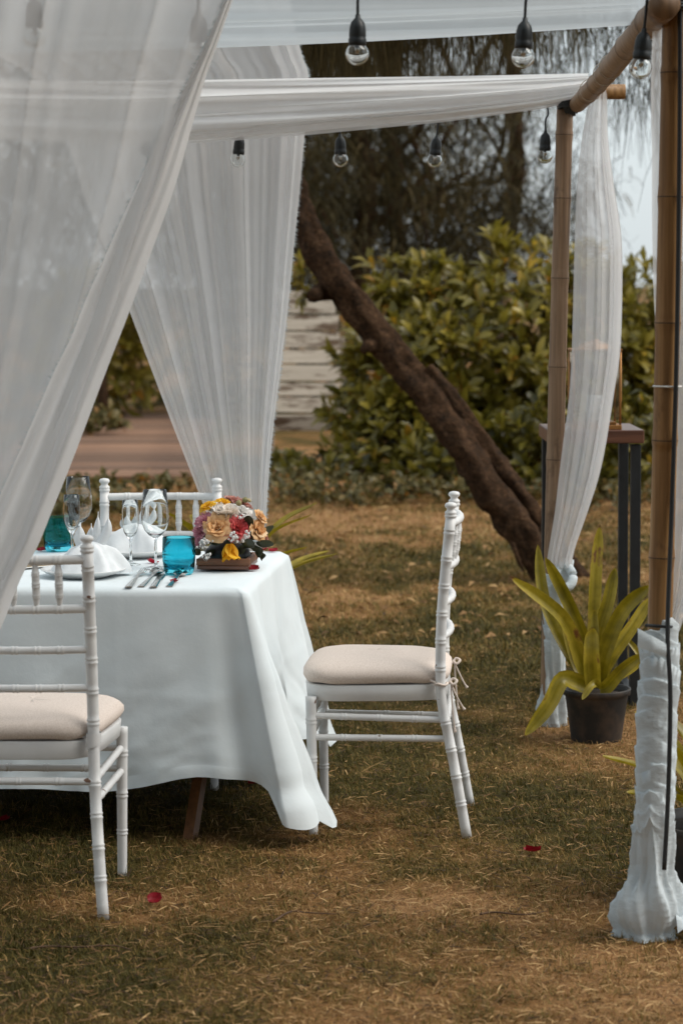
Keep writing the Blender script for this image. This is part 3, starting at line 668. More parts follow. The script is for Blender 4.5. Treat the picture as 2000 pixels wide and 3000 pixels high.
for f in (.52, .60, .80): lashing(sb_f.lerp(sb_r, f), sb_f - sb_r, .0345, 2, M['twine'], PG, .0013, 'twine', .004)

# ------------------------------------------------------------------ curtains
def pleat(u, v, seed, ks=(4.3, 9.1, 15.7, 27.0), am=(.5, .55, .4, .2)):
    rg = random.Random(seed); s = 0.0
    for k, a in zip(ks, am):
        ph = rg.uniform(0, 6.28); dr = rg.uniform(-.5, .5); s += a * math.sin(2 * PI * k * u + ph + dr * v * 2)
    return s
def interp(keys, y):
    ys = [k[0] for k in keys]
    return [float(np.interp(y, ys, [k[i] for k in keys])) for i in range(1, len(keys[0]))]
def smooth_keys(keys, n=60):
    P = np.array(keys, float); t = np.arange(len(P)); tt = np.linspace(0, len(P) - 1, n)
    out = []
    for q in tt:
        k = min(int(q), len(P) - 2); f = q - k; p0 = P[max(k - 1, 0)]; p1 = P[k]; p2 = P[k + 1]; p3 = P[min(k + 2, len(P) - 1)]
        out.append(.5 * ((2 * p1) + (p2 - p0) * f + (2 * p0 - 5 * p1 + 4 * p2 - p3) * f * f + (3 * p1 - p0 - 3 * p2 + p3) * f ** 3))
    return out
def drape(keys, nu, seed, lat=.35, kr=60, ks=(4.3, 9.1, 15.7, 27.0), am=(.5, .55, .4, .2)):
    """keys rows: (py, xl, xr, Y, amp). returns grid of points"""
    rows = []; K = smooth_keys(keys, kr); W = None
    for iv, (py, xl, xr, Y, amp) in enumerate(K):
        v = iv / (kr - 1); row = []
        wpx = abs(xr - xl)
        for iu in range(nu):
            u = iu / (nu - 1); env = min(1, 6 * u, 6 * (1 - u)) ** .5 if 0 < u < 1 else 0
            d = pleat(u, v, seed, ks, am); l = pleat(u + .013, v, seed + 50, ks, am)
            px = lerp(xl, xr, u) + l * lat * env * wpx / 30
            row.append(at(px, py, Y + d * amp))
        rows.append(row)
    return rows
def fringe(edge, outdir, mat, parent, L=.012, dens=3, seed=1):
    rg = random.Random(seed); m = MB()
    for i in range(len(edge) - 1):
        for k in range(dens):
            p = edge[i].lerp(edge[i + 1], rg.random()); t = (edge[i + 1] - edge[i]).normalized()
            d = (Vector(outdir) + t * rg.uniform(-.7, .7) + Vector((0, rg.uniform(-.4, .4), 0))).normalized() * L * rg.uniform(.4, 1.3); w = t * rg.uniform(.0008, .0016)
            m.add([p - w, p + w, p + d * .6 + w * .6 + Vector((0, 0, -.0015)), p + d + Vector((0, 0, -.003))], [(0, 1, 2, 3)])
    o = m.build('frayed_edge', mat, parent); o['kind'] = 'stuff'; return o
# rear curtain
def rear_curtain():
    root = empty('sheer_curtain', (-.4, 8.7, 0), 0, 'sheer white curtain gathered behind the flower arrangement', 'curtain', 'sheer white curtains of the pergola'); inv = Matrix.Translation((.4, -8.7, 0))
    keys = [(-40, -260, 840, 8.66, 0.021), (60, -130, 858, 8.66, 0.024), (165, 0, 885, 8.66, 0.027), (235, 108, 904, 8.66, 0.030), (415, 197, 890, 8.66, 0.033), (593, 255, 874, 8.66, 0.033), (750, 318, 858, 8.66, 0.033), (915, 381, 842, 8.66, 0.030), (1080, 443, 822, 8.66, 0.030), (1230, 500, 803, 8.66, 0.027), (1380, 558, 788, 8.66, 0.024), (1500, 604, 780, 8.66, 0.021), (1580, 632, 770, 8.66, 0.018), (1700, 625, 775, 8.66, 0.021), (1900, 600, 790, 8.66, 0.024), (2090, 580, 800, 8.64, .05)]
    G = drape([(a_, b_, c_, d_, e_ * .65) for a_, b_, c_, d_, e_ in keys], 260, 5, .20, 70, (3.3, 7.1, 12.7, 23.0), (.6, .5, .32, .14)); m = MB(); m.grid(G); m.build('drape', M['sheer'], root, True, inv)
    # folded hem along the frayed side
    m = MB(); m.grid([[r[-1].lerp(r[-26], k / 8) + Vector((0, -.02 - .01 * math.sin(k), 0)) for k in range(9)] for r in G]); m.build('hem', M['sheer'], root, True, inv)
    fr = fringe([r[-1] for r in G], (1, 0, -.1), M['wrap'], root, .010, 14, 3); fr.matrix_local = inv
    c = at(700, 1570, 8.66); m = MB()
    m.tube([c + Vector((.075 * math.cos(a), .05 * math.sin(a), .012 * math.sin(2 * a))) for a in np.linspace(0, 2 * PI, 25)], .012, 8, False); m.build('tie_band', M['wrap'], root, True, inv)
rear_curtain()
# front curtain
def front_curtain():
    root = empty('sheer_curtain', (-1.1, 5.52, 0), 0, 'large sheer white curtain swept across in front of the table', 'curtain', 'sheer white curtains of the pergola'); inv = Matrix.Translation((1.1, -5.52, 0))
    R = [(-150, 735), (0, 682), (128, 638), (236, 600), (376, 561), (555, 510), (733, 446), (912, 380), (1087, 312), (1346, 214), (1500, 152), (1596, 113), (1695, 62), (1848, 0), (1950, -60), (2060, -150), (2300, -230), (2770, -180)]
    H = [(-150, 722), (0, 660), (128, 606), (287, 529), (389, 472), (529, 414), (619, 370), (752, 312), (880, 255), (982, 217), (1092, 161), (1302, 71), (1440, 9), (1600, -60), (1848, -170), (1950, -230), (2060, -290), (2300, -330), (2770, -300)]
    def f(T, y): return float(np.interp(y, [a for a, b in T], [b for a, b in T]))
    Lx = [(-150, -1000), (600, -900), (1200, -720), (1848, -520), (2060, -430), (2300, -480), (2770, -560)]
    ys = [-150, 0, 128, 236, 376, 555, 733, 912, 1087, 1346, 1500, 1596, 1695, 1848, 1950, 2060, 2300, 2760]
    amp = [.045] * 8 + [.04] * 4 + [.035, .03, .03, .03, .03, .03]
    keys = [(y, f(Lx, y), f(R, y), 5.45, a) for y, a in zip(ys, amp)]
    G = drape(keys, 300, 17, .30, 76, (2.3, 5.1, 9.7, 17.0), (.6, .5, .3, .13)); m = MB(); m.grid(G); m.build('drape', M['sheer_front'], root, True, inv)
    # folded-over border lying in front of the sheet
    rows = []; edge = []
    for r in G:
        p = r[-1]; d = p - Vector((0, 0, CAMH)); py = None
        # pixel row of this point
        v = p - Vector((0, 0, CAMH)); dep = v.dot(_f); py = 1500 - FPX * v.dot(_u) / dep
        q = at(f(H, py), py, 5.42); row = []
        for k in range(15):
            t = k / 14; fold = .012 * math.sin(t * 9 + py * .002) + .008 * math.sin(t * 21 + 1)
            a = p.lerp(q, t); row.append(a + Vector((0, -.02 * math.sin(min(1, t * 5) * PI / 2) + fold * min(1, t * 4), 0)))
        rows.append(row); edge.append(row[-1])
    m = MB(); m.grid(rows); m.build('folded_border', M['sheer_dense'], root, True, inv)
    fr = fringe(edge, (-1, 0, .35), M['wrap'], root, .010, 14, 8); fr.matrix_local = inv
    c = at(-290, 2060, 5.52); m = MB()
    m.tube([c + Vector((.12 * math.cos(a), .05 * math.sin(a), .012 * math.sin(2 * a))) for a in np.linspace(0, 2 * PI, 25)], .014, 8, False); m.build('tie_band', M['wrap'], root, True, inv)
front_curtain()
def wrap(name, keys, Y, seed, parent, inv, mat, nth=56, nz=110, cre=.10):
    """cloth wound round a pole. keys: (py, xl, xr)"""
    K = smooth_keys(keys, nz); rows = []; rg = random.Random(seed); ph = [rg.uniform(0, 6) for _ in range(8)]
    for i, (py, xl, xr) in enumerate(K):
        a, b = at(xl, py, Y), at(xr, py, Y); c = (a + b) / 2; r = (b - a).length / 2; z = c.z; row = []
        for j in range(nth):
            t = 2 * PI * j / nth
            def rg_(q): return 1 - 2 * abs(math.sin(q)) ** .7
            sw = (z / .062 + t / (2 * PI) + .22 * math.sin(t * 2 + z * 9 + ph[0]) + .25 * math.sin(z * 23 + ph[1])) % 1.0
            w = 1.7 * ((1 - sw) ** 1.6) * (1 if sw > .06 else sw / .06) - .8 + rg_(z * 70 + 2.2 * math.sin(t + ph[3]) + .9 * math.sin(z * 19) + ph[4]) * .40 + rg_(z * 37 + 1.9 * math.sin(t + .4 + ph[0]) + ph[5]) * .3 + math.sin(z * 9 + 2 * t + ph[5]) * .3
            low = max(0, 1 - (z / .36))
            w = lerp(w, 1.1 * rg_(2.5 * t + ph[6] + z * 9 + .6 * math.sin(z * 9)) + .9 * rg_(4.5 * t + ph[7] + z * 12) + .25 * math.sin(17 * t + z * 10 + math.sin(z * 20)) + .4 * math.sin(z * 34 + 2 * math.sin(t)), min(1, low * 2.2)) * (1.5 + 1.5 * min(1, low * 2.2))
            q = r * (1 + cre * w); row.append(c + Vector((q * math.cos(t), q * .85 * math.sin(t), (.016 * math.sin(t + ph[0]) + .010 * w) * (1 - min(1, low * 1.2)))))
        rows.append(row)
    m = MB(); m.grid(rows, True); return m.build(name, mat, parent, True, inv)
def side_curtains():
    # rear right
    b = rr_b; root = empty('sheer_curtain', (b.x, b.y, 0), 0, 'sheer white curtain bulging beside the far bamboo pole and tied low', 'curtain', 'sheer white curtains of the pergola'); inv = Matrix.Translation((-b.x, -b.y, 0))
    keys = [(250, 1728, 1776, 8.47, .012), (306, 1720, 1777, 8.46, .014), (415, 1702, 1781, 8.44, .02), (542, 1689, 1797, 8.42, .026), (702, 1682, 1820, 8.40, .03), (893, 1677, 1821, 8.39, .03), (1034, 1673, 1815, 8.385, .03), (1155, 1666, 1797, 8.38, .028), (1283, 1650, 1777, 8.38, .025), (1394, 1636, 1754, 8.38, .022), (1500, 1624, 1720, 8.38, .018), (1610, 1606, 1682, 8.385, .014), (1665, 1598, 1672, 8.39, .012)]
    G = drape(keys, 120, 31, .10, 60, (1.3, 2.6, 4.4, 8.1), (.6, .5, .3, .12)); m = MB(); m.grid(G); m.build('drape', M['sheer'], root, True, inv)
    m = MB(); m.grid([[r[-1].lerp(r[-30], k / 6) + Vector((0, .025 * min(1, k / 2), 0)) for k in range(7)] for r in G]); m.build('hem', M['sheer'], root, True, inv)
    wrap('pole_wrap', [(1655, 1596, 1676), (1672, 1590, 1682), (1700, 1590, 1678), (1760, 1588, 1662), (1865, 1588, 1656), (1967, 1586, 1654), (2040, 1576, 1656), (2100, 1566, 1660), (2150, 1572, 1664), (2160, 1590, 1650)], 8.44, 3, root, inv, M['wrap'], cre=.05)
    c = at(1652, 1690, 8.38); m = MB(); m.tube([c + Vector((.03 * math.cos(a), .025 * math.sin(a), .035 * math.sin(a))) for a in np.linspace(.2, 2 * PI, 20)], [.016] * 20, 10); m.build('knot', M['wrap'], root, True, inv)
    # front right
    b = fr_b; root = empty('sheer_curtain', (b.x, b.y, 0), 0, 'sheer white curtain wound around the near bamboo pole', 'curtain', 'sheer white curtains of the pergola'); inv = Matrix.Translation((-b.x, -b.y, 0))
    keys = [(-60, 1912, 2110, 5.73, .02), (116, 1909, 2150, 5.74, .025), (268, 1905, 2190, 5.75, .03), (446, 1908, 2230, 5.75, .03), (600, 1908, 2260, 5.75, .03), (780, 1911, 2270, 5.74, .03), (957, 1919, 2250, 5.73, .03), (1150, 1945, 2210, 5.71, .03), (1400, 1957, 2140, 5.70, .025), (1600, 1962, 2080, 5.69, .02), (1760, 1960, 2020, 5.68, .014), (1850, 1935, 1988, 5.67, .01)]
    G = drape(keys, 120, 41, .10, 60, (1.3, 2.6, 4.4, 8.1), (.6, .5, .3, .12)); m = MB(); m.grid(G); m.build('drape', M['sheer'], root, True, inv)
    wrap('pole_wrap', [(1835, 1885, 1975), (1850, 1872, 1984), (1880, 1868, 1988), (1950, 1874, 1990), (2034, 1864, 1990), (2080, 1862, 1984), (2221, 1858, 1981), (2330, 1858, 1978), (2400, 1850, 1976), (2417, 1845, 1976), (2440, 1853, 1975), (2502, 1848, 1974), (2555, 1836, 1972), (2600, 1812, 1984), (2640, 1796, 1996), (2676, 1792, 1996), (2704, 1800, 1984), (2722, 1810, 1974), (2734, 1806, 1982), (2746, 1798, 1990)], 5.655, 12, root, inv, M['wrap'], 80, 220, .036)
    p0 = at(1868, 1862, 5.6); m = MB()
    rows = []
    for i in range(14):
        f = i / 13; c = at(lerp(1866, 1950, f), lerp(1868, 1905, f), 5.585 + .02 * abs(f - .5)); rows.append([c + Vector((0, -.006 * math.sin(k / 5 * PI), .045 * (.5 - k / 5) * (1 - .3 * f))) for k in range(6)])
    m.grid(rows); m.build('wrap_end', M['wrap'], root, True, inv)
    # trailing end on the grass
    rows = []
    for i in range(20):
        f = i / 19; row = []
        for j in range(16):
            g = j / 15; x = lerp(1960, 2075, f); q = at(x, 2700, 5.72); row.append(Vector((q.x, 5.58 + .28 * g, gzf(q.x, 5.7) + .01 + .05 * (1 - f) * math.sin(g * PI) + .018 * (1 + math.sin(g * 14 + f * 5)) * (1 - f * .5))))
        rows.append(row)
    m = MB(); m.grid(rows); m.build('trailing_end', M['wrap'], root, True, inv)
side_curtains()
def canopy():
    root = empty('canopy_cloth', (-.8, 5.5, 2.2), 0, 'white cloth stretched overhead across the front of the pergola', 'cloth roof'); inv = Matrix.Translation((.8, -5.5, -2.2))
    rows = []; ny = 150; nx = 60
    for i in range(ny):
        f = i / (ny - 1); Y = lerp(5.585, 6.06, f); row = []
        for j in range(nx):
            g = j / (nx - 1); x = lerp(-2.35, .80, g); xx = (x + .77) / 1.53
            sag = .045 * (1 - xx * xx)
            pl = .016 * math.sin(f * 19 + .9 * math.sin(g * 3)) + .010 * math.sin(f * 37 + g * 3.2 + 1) + .006 * math.sin(f * 71 - g * 5)
            z = lerp(2.315, 2.195, min(1, f * 1.15) ** .8) - sag * (.35 + .65 * f) + pl * (.45 + .55 * (1 - abs(xx))) * min(1, f * 8)
            row.append((x, Y + .012 * math.sin(g * 9), z))
        rows.append(row)
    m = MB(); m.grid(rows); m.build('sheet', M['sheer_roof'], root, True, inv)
    root = empty('valance', (-.77, 8.4, 2.1), 0, 'swagged white cloth band along the far bamboo beam', 'cloth swag'); inv = Matrix.Translation((.77, -8.4, -2.1))
    T = [(-950, 228), (355, 238), (900, 229), (1400, 222), (1725, 215)]; B = [(-1010, 290), (-880, 312), (-590, 350), (-180, 390), (355, 416), (600, 408), (890, 386), (1300, 347), (1586, 309), (1684, 288), (1725, 275)]
    rows = []
    for i in range(46):
        g = i / 45; row = []
        for j in range(130):
            u = j / 129; px = lerp(-1000, 1722, u); t = np.interp(px, *zip(*T)); b = np.interp(px, *zip(*B)); sp = (b - t) / 180
            d = .018 * math.sin(g * 13 + .8 * math.sin(u * 4)) + .011 * math.sin(g * 27 + u * 5) + .006 * math.sin(g * 47 - u * 6)
            py = lerp(t, b, g) + 7 * math.sin(g * 20 + u * 7) * math.sin(g * PI) * sp
            row.append(at(px, py, 8.40 - .045 * sp * math.sin(g * PI) + d * (.3 + .7 * sp)))
        rows.append(row)
    m = MB(); m.grid(rows); m.build('swag', M['sheer_dense'], root, True, inv)
    m = MB(); m.grid([[p + Vector((0, .03 + .02 * math.sin(i * .4), -.01)) for p in r] for i, r in enumerate(rows[22:])]); m.build('swag_lining', M['sheer'], root, True, inv)
canopy()

# ------------------------------------------------------------------ string lights
def lamp(parent, c, up, drop_to, inv, tilt=0.0):
    R = Matrix.Rotation(tilt, 4, 'Y'); mt = inv @ Matrix.Translation(c) @ R
    m = MB(); m.lathe([(0, .018), (.0185, .018), (.0205, .021), (.0205, .033), (.0185, .036), (.0195, .040), (.0185, .058), (.0155, .070), (.009, .078), (.006, .081), (.0055, .088), (0, .089)], 20)
    s = m.build('lamp_socket', M['black'], parent, True, mt)
    m = MB(); prof = [(0, -.0262)] + [(.0262 * math.sin(a), -.0262 * math.cos(a)) for a in np.linspace(.2, 2.35, 13)] + [(.0155, .023), (.0155, .030)]
    inn = [(r * .955, z * .955 + .0006) for r, z in prof[::-1]]; m.lathe(prof + inn, 28); m.build('glass_bulb', M['glass'], s)
    m = MB(); m.lathe([(0, .02), (.005, .02), (.006, .008), (.003, .0), (0, -.001)], 10); m.tube([(-.006, 0, .005), (-.005, 0, -.010), (0, .002, -.005), (.005, 0, -.010), (.006, 0, .005)], .0005, 5); m.build('filament', M['steel'], s)
    a = Vector(c) + (R @ Vector((0, 0, .086))); b = Vector(drop_to); mid = a.lerp(b, .5) + Vector((.008, 0, 0))
    m = MB(); m.tube(smoothpath([a, a + (R @ Vector((0, 0, .04))), mid, b], 14), .0034, 8); m.build('drop_cable', M['cable'], parent, True, inv)
def lights(name_label, pts, Y, zc, xs, grp):
    root = empty('string_lights', (-.7, Y, zc), 0, name_label, 'string lights', grp); inv = Matrix.Translation((.7, -Y, -zc))
    P = [Vector((x, Y + .01 * math.sin(x * 9), zc + .012 * math.sin(x * 5))) for x in np.linspace(xs[0], xs[1], 40)]
    m = MB(); m.tube(P, .0045, 8); m.build('cable', M['cable'], root, True, inv)
    for px, py, tl in pts:
        c = at(px, py, Y); lamp(root, c, None, (c.x + .004, Y, zc + .01), inv, tl)
lights('black string of clear round bulbs hanging along the near beam', [(102, 105, 0), (583, 147, 0), (1046, 158, .02), (1531, 167, .05), (1875, 198, .09)], 5.56, 2.30, (-2.3, .85), 'string lights on the pergola')
lights('black string of clear round bulbs hanging below the far cloth swag', [(163, 470, .1), (430, 470, 0), (697, 468, .10), (997, 468, 0), (1272, 470, .10), (1595, 457, .02)], 8.47, 2.19, (-2.3, .78), 'string lights on the pergola')
m = MB(); m.tube(smoothpath([at(1990, -20, 5.62), at(1990, 300, 5.62), at(1986, 700, 5.622), at(1979, 1100, 5.622), at(1966, 1500, 5.625), at(1954, 1847, 5.60), at(1962, 2034, 5.59), at(1956, 2315, 5.585), at(1944, 2548, 5.575)], 50), .0055, 8)
tag(m.build('power_cable', M['cable']), 'black power cable running down the near bamboo pole over its cloth', 'cable')
m = MB(); m.tube([at(1890, 1832, 5.63) + Vector((.0, 0, 0)), at(1920, 1834, 5.615), at(1955, 1836, 5.61), at(1968, 1836, 5.63)], .004, 8)
tag(m.build('cord_tie', M['cable']), 'short black cord tied around the near pole above its cloth', 'cord')

# ------------------------------------------------------------------ table and cloth
TC, TROT, TD, TH, TL = Vector((-.271, 6.668, 0)), -.098, .95, .715, 1.75
TM = Matrix.Translation(TC) @ Matrix.Rotation(TROT, 4, 'Z')
def tpt(px, py, z=TH): return onz(px, py, z + .0015)
def dining_table():
    root = empty('dining_table', TC, TROT, 'wooden trestle dining table under the white cloth', 'table')
    m = MB(); m.box((-TL / 2, TD / 2, TH - .022), (TL - .03, TD - .03, .03), bev=.004); m.build('tabletop', M['table_wood'], root, False)
    def leg(a, b, w=.036): 
        m = MB(); a = Vector(a); b = Vector(b); m.tube([a, b], [w * .62, w * .62], 4, flat=.8, up=(1, .8, 0)); m.build('leg', M['table_wood'], root, False)
    for x in (-.155, -1.5):
        leg((x - .01, .02, -.01), (x + .03, .62, TH - .04)); leg((x + .055, TD - .02, -.01), (x + .055, .36, TH - .04))
        m = MB(); m.box((x + .02, TD / 2, .22), (.022, .42, .04)); m.build('stretcher', M['table_wood'], root, False)
    m = MB(); m.box((-.83, .30, .235), (1.3, .02, .05)); m.build('stretcher', M['table_wood'], root, False)
dining_table()
def tablecloth():
    r = .010; S = []   # perimeter samples: (pos2d, normal2d, side, dist_to_corner_prev, dist_next)
    cs = [((-TL, 0), (0, 0), (0, -1)), ((0, 0), (0, TD), (1, 0)), ((0, TD), (-TL, TD), (0, 1)), ((-TL, TD), (-TL, 0), (-1, 0))]
    for k, (a, b, n) in enumerate(cs):
        a = Vector(a); b = Vector(b); L = (b - a).length; d = (b - a) / L; cnt = int(L / .012)
        for i in range(cnt + 1):
            s = lerp(r, L - r, i / cnt); S.append((a + d * s, Vector(n), k, s, L - s))
        n2 = Vector(cs[(k + 1) % 4][2])
        for i in range(1, 16):
            t = i / 16 * PI / 2; nn = Vector(n) * math.cos(t) + n2 * math.sin(t); c = b - d * r - Vector(n) * r if False else (b - d * r + -Vector(n) * r)
            S.append((c + nn * r, nn, k + 10, 0, 0))
    corner = {0: (Vector((0, 0)), Vector((.135, -.04))), 1: (Vector((0, TD)), Vector((.085, .05))), 2: (Vector((-TL, TD)), Vector((-.1, .1))), 3: (Vector((-TL, 0)), Vector((-.1, -.1)))}
    nt = 46; rows = []
    mid = Vector((-TL / 2, TD / 2))
    for f in (.0, .5, .9, .985): rows.append([Vector((*(mid.lerp(p - n * r * .0, f)), TH + .0015 * math.sin(p.x * 9 + p.y * 13) * (f > .4 and f < .95))) for p, n, k, s, e in S])
    for it in range(1, nt + 1):
        t = it / nt; row = []
        for p, n, k, s, e in S:
            D = .560
            if k == 0: D = .575 - .045 * math.exp(-((e - .13) / .15) ** 2) + .015 * math.sin(p.x * 5 + .6) + .01 * math.sin(p.x * 11)
            if k == 1: D = .565 + .02 * math.sin(p.y * 7 + 1) + .07 * math.exp(-(s / .09) ** 2)
            for ci, (cp, pull) in corner.items():
                D += (.10 if ci in (0,) else .06) * math.exp(-((p - cp).length / .022) ** 2)
            D = min(D, .668); zz = D * t
            rd = .009; out = rd * (1 - math.exp(-zz / rd * 1.3)); off = n * (out + .045 * t + (.0))
            for ci, (cp, pull) in corner.items():
                dd = (p - cp).length; off = off + pull * (t ** 1.05) * math.exp(-dd / .13)
                if k >= 10 and dd < .06: off = off + n * .020 * (t ** .7)
            if k == 0:
                off = off + n * t * (-.06 * math.exp(-((e - .06) / .035) ** 2) + .012 * math.exp(-((e - .25) / .09) ** 2) + .010 * math.sin(p.x * 8.5 + 1 + t * .8) + .006 * math.sin(p.x * 19 + t * 2) + .0035 * math.sin(p.x * 33 - t * 9) * t)
            if k == 1:
                off = off + n * t * (-.04 * math.exp(-((s - .07) / .035) ** 2) + .03 * math.exp(-((s - .16) / .05) ** 2) - .02 * math.exp(-((s - .30) / .06) ** 2) + .014 * math.sin(s * 17 + .5) + .005 * math.sin(s * 41 + t * 3))
            if k == 1: off = off + Vector((.10, .015)) * t ** 1.3 * math.exp(-((s - .05) / .05) ** 2)
            if k in (2, 3): off = off + n * t * .02 * math.sin(s * 15)
            wr = .004 * math.sin(zz * 55 + p.x * 6 + p.y * 4) * max(0, t - .75) * 4 * (1 if k >= 10 or e < .1 else .35)
            off = off + n * wr
            nn_ = float(fbm((p.x - p.y) * 5 + zz * 3.1, zz * 6 + (p.x + p.y) * 1.5, 61, 4)) - .5; cr_ = sum(.0022 * math.exp(-abs(p.x - x0) / .005) for x0 in (-.36, -.72, -1.1)) * (k == 0) + .0022 * math.exp(-abs(p.y - .47) / .005) * (k == 1) + .0018 * math.exp(-abs(zz - .30) / .005)
            n2_ = float(fbm((p.x - p.y) * 9 + zz * 11, zz * 5 - (p.x + p.y) * 4, 67, 4)) - .5
            off = off + n * (.024 * nn_ * t + .034 * n2_ * t * t + cr_)
            q = p + off; row.append(Vector((q.x, q.y, TH - zz)))
        rows.append(row)
    m = MB(); m.grid(rows, True)
    o = m.build('tablecloth', M['cotton'], None, True, TM)
    hm = MB(); hr = []
    for q in (-4, -3, -1):
        hr.append([p + nn * (.0016 if q != -4 else .0004) for p, (_, n2, *_r2) in zip(rows[q], S) for nn in (Vector((n2.x, n2.y, 0)),)])
    hm.grid(hr, True); hm.build('hem', M['cotton'], o)
    tag(o, 'long white tablecloth hanging nearly to the grass over the table', 'tablecloth')
tablecloth()

# ------------------------------------------------------------------ chairs
def post_path(prof, x0, x1, n):
    P = smoothpath([(0, y, z) for y, z in prof], n); H = prof[-1][1]
    return [Vector((lerp(x0, x1, p.z / H) + math.copysign(.026, x0) * max(0, 1 - p.z / .40) ** 1.3, p.y, p.z)) for p in P]
def ringed(m, P, r0, r1, rings, n=14, rr=.0016):
    """tube with double bamboo beads at the given path lengths"""
    L = [0]
    for i in range(1, len(P)): L.append(L[-1] + (P[i] - P[i - 1]).length)
    tot = L[-1]; ss = set(np.linspace(0, tot, 26).tolist())
    for q in rings:
        for e in (-.009, -.0065, -.004, -.0005, .0005, .004, .0065, .009): ss.add(min(max(q + e, 0), tot))
    ss = sorted(ss); path = []; rad = []
    for s in ss:
        k = min(np.searchsorted(L, s, 'right') - 1, len(P) - 2); f = (s - L[k]) / max(L[k + 1] - L[k], 1e-9); path.append(P[k].lerp(P[k + 1], f))
        b = 0
        for q in rings:
            d = abs(s - q)
            if .003 < d < .0075: b = rr
        rad.append(lerp(r0, r1, s / tot) + b)
    m.tube(path, rad, n)
def make_chair(label, tie='string'):
    root = empty('dining_chair', (0, 0, 0), 0, label, 'chair', 'white bamboo style dining chairs')
    H = .947; wt, wf = .182, .19
    prof = [(-.2175, 0), (-.178, .22), (-.147, .38), (-.1425, .46), (-.1435, .56), (-.150, .68), (-.166, .85), (-.172, .905)]
    for sx in (-1, 1):
        m = MB(); P = post_path(prof, sx * wf, sx * wt, 40); ringed(m, P, .0145, .0150, [.10 + .0775 * i for i in range(11) if i not in (4,)])
        lg = m.build('rear_leg', M['chair'], root)
        m = MB(); top = P[-1]; m.lathe([(.0148, -.002), (.0148, .0), (.0175, .003), (.0175, .007), (.0150, .009), (.0172, .012), (.0165, .017), (.0115, .021), (.0112, .026), (.0165, .031), (.0172, .036), (.0135, .0415), (.006, .0435), (0, .044)], 18, top); m.build('finial', M['chair'], lg)
        m = MB(); m.tube([P[0] + Vector((0, 0, -.004)), P[0] + Vector((0, 0, .003))], .0146, 12); m.build('foot_cap', M['black'], lg)
        m = MB(); F = [Vector((sx * .198, .2175, 0)), Vector((sx * .200, .220, .2)), Vector((sx * .202, .222, .40))]; ringed(m, smoothpath(F, 12), .0125, .0155, [.12, .22, .33]); fl = m.build('front_leg', M['chair'], root)
        m = MB(); m.tube([F[0] + Vector((0, 0, -.004)), F[0] + Vector((0, 0, .003))], .0127, 12); m.build('foot_cap', M['black'], fl)
        for zf, zb, yb in ((.345, .333, -.155), (.283, .279, -.165)):
            m = MB(); A = Vector((sx * .199, .22, zf)); B = Vector((sx * .187, yb, zb)); ringed(m, [A.lerp(B, i / 8) for i in range(9)], .0095, .0095, [.09, .19, .29], 10, .0012); m.build('stretcher', M['chair'], root)
    for y, z in ((.221, .345), (.221, .29), (-.16, .333)):
        m = MB(); ringed(m, [Vector((lerp(-.2, .2, i / 8), y, z)) for i in range(9)], .0095, .0095, [.1, .2, .3], 10, .0012); m.build('stretcher', M['chair'], root)
    def yat(z): return float(np.interp(z, [q[1] for q in prof], [q[0] for q in prof]))
    def rail(z, bow, r, rings):
        y0 = yat(z); P = [Vector((lerp(-wt, wt, i / 20), y0 - bow * (1 - (2 * i / 20 - 1) ** 2), z)) for i in range(21)]
        m = MB(); ringed(m, P, r, r, rings, 12, .0013); return m.build('back_rail', M['chair'], root)
    sp = [-.112, -.056, 0, .056, .112]; xr = [x + wt for x in sp]
    rail(.888, .022, .0118, xr); rail(.765, .022, .0112, xr); rail(.662, .022, .0098, xr); rail(.566, .022, .0098, xr)
    for x in sp:
        b = 1 - (x / wt) ** 2; A = Vector((x, yat(.765) - .022 * b, .770)); B = Vector((x, yat(.888) - .022 * b, .882)); P = [A.lerp(B, i / 12) for i in range(13)]
        m = MB(); L = (B - A).length; rad = [];
        ss = sorted(set(np.linspace(0, 1, 14).tolist() + [q + e for q in (.25, .5, .75) for e in (-.055, -.04, -.02, 0, .02, .04, .055)])); path = [A.lerp(B, s) for s in ss]
        for s in ss:
            base = lerp(.0058, .0098, min(1, min(s, 1 - s) / .26)); rad.append(base + (.0011 if any(.015 < abs(s - q) < .045 for q in (.25, .5, .75)) else 0))
        m.tube(path, rad, 10); m.build('spindle', M['chair'], root)
    # seat outline: trapezoid with rounded corners
    def outline(g, n=64):
        out = []
        for j in range(n):
            t = 2 * PI * j / n; c, s = math.cos(t), math.sin(t); ex = .42
            x = math.copysign(abs(c) ** ex, c); y = math.copysign(abs(s) ** ex, s); w = lerp(.182, .216, (y + 1) / 2) + g; out.append((x * w, lerp(-.158 - g * .3, .242 + g, (y + 1) / 2)))
        return out
    m = MB(); rows = []
    for z, g in ((.386, -.03), (.386, -.006), (.389, .0), (.428, .004), (.432, .001), (.432, -.02), (.432, -.19)): rows.append([(x if g > -.1 else x * .02, y if g > -.1 else .04, z) for x, y in outline(max(g, -.03))])
    m.grid(rows, True); m.build('seat_frame', M['chair'], root)
    rows = []; rg = random.Random(4)
    for z, g, k in ((.4335, -.03, 1), (.4335, -.012, 1), (.440, .004, 1), (.452, .011, 1), (.466, .010, 1), (.478, .000, 1), (.488, -.02, 1), (.496, -.055, 1), (.501, -.10, 1), (.503, -.15, 1), (.504, -.20, 1)):
        o = outline(.0); sc = 1 + g / .2; 
        rows.append([(x * sc, .045 + (y - .045) * (1 + g / .205) - (0 if z < .45 else 0), z + .002 * math.sin(j * .8) * (g > -.02)) for j, (x, y) in enumerate(o)])
    rows.append([(0, .045, .504)] * 64)
    m = MB(); m.grid(rows, True); cu = m.build('seat_cushion', M['linen'], root)
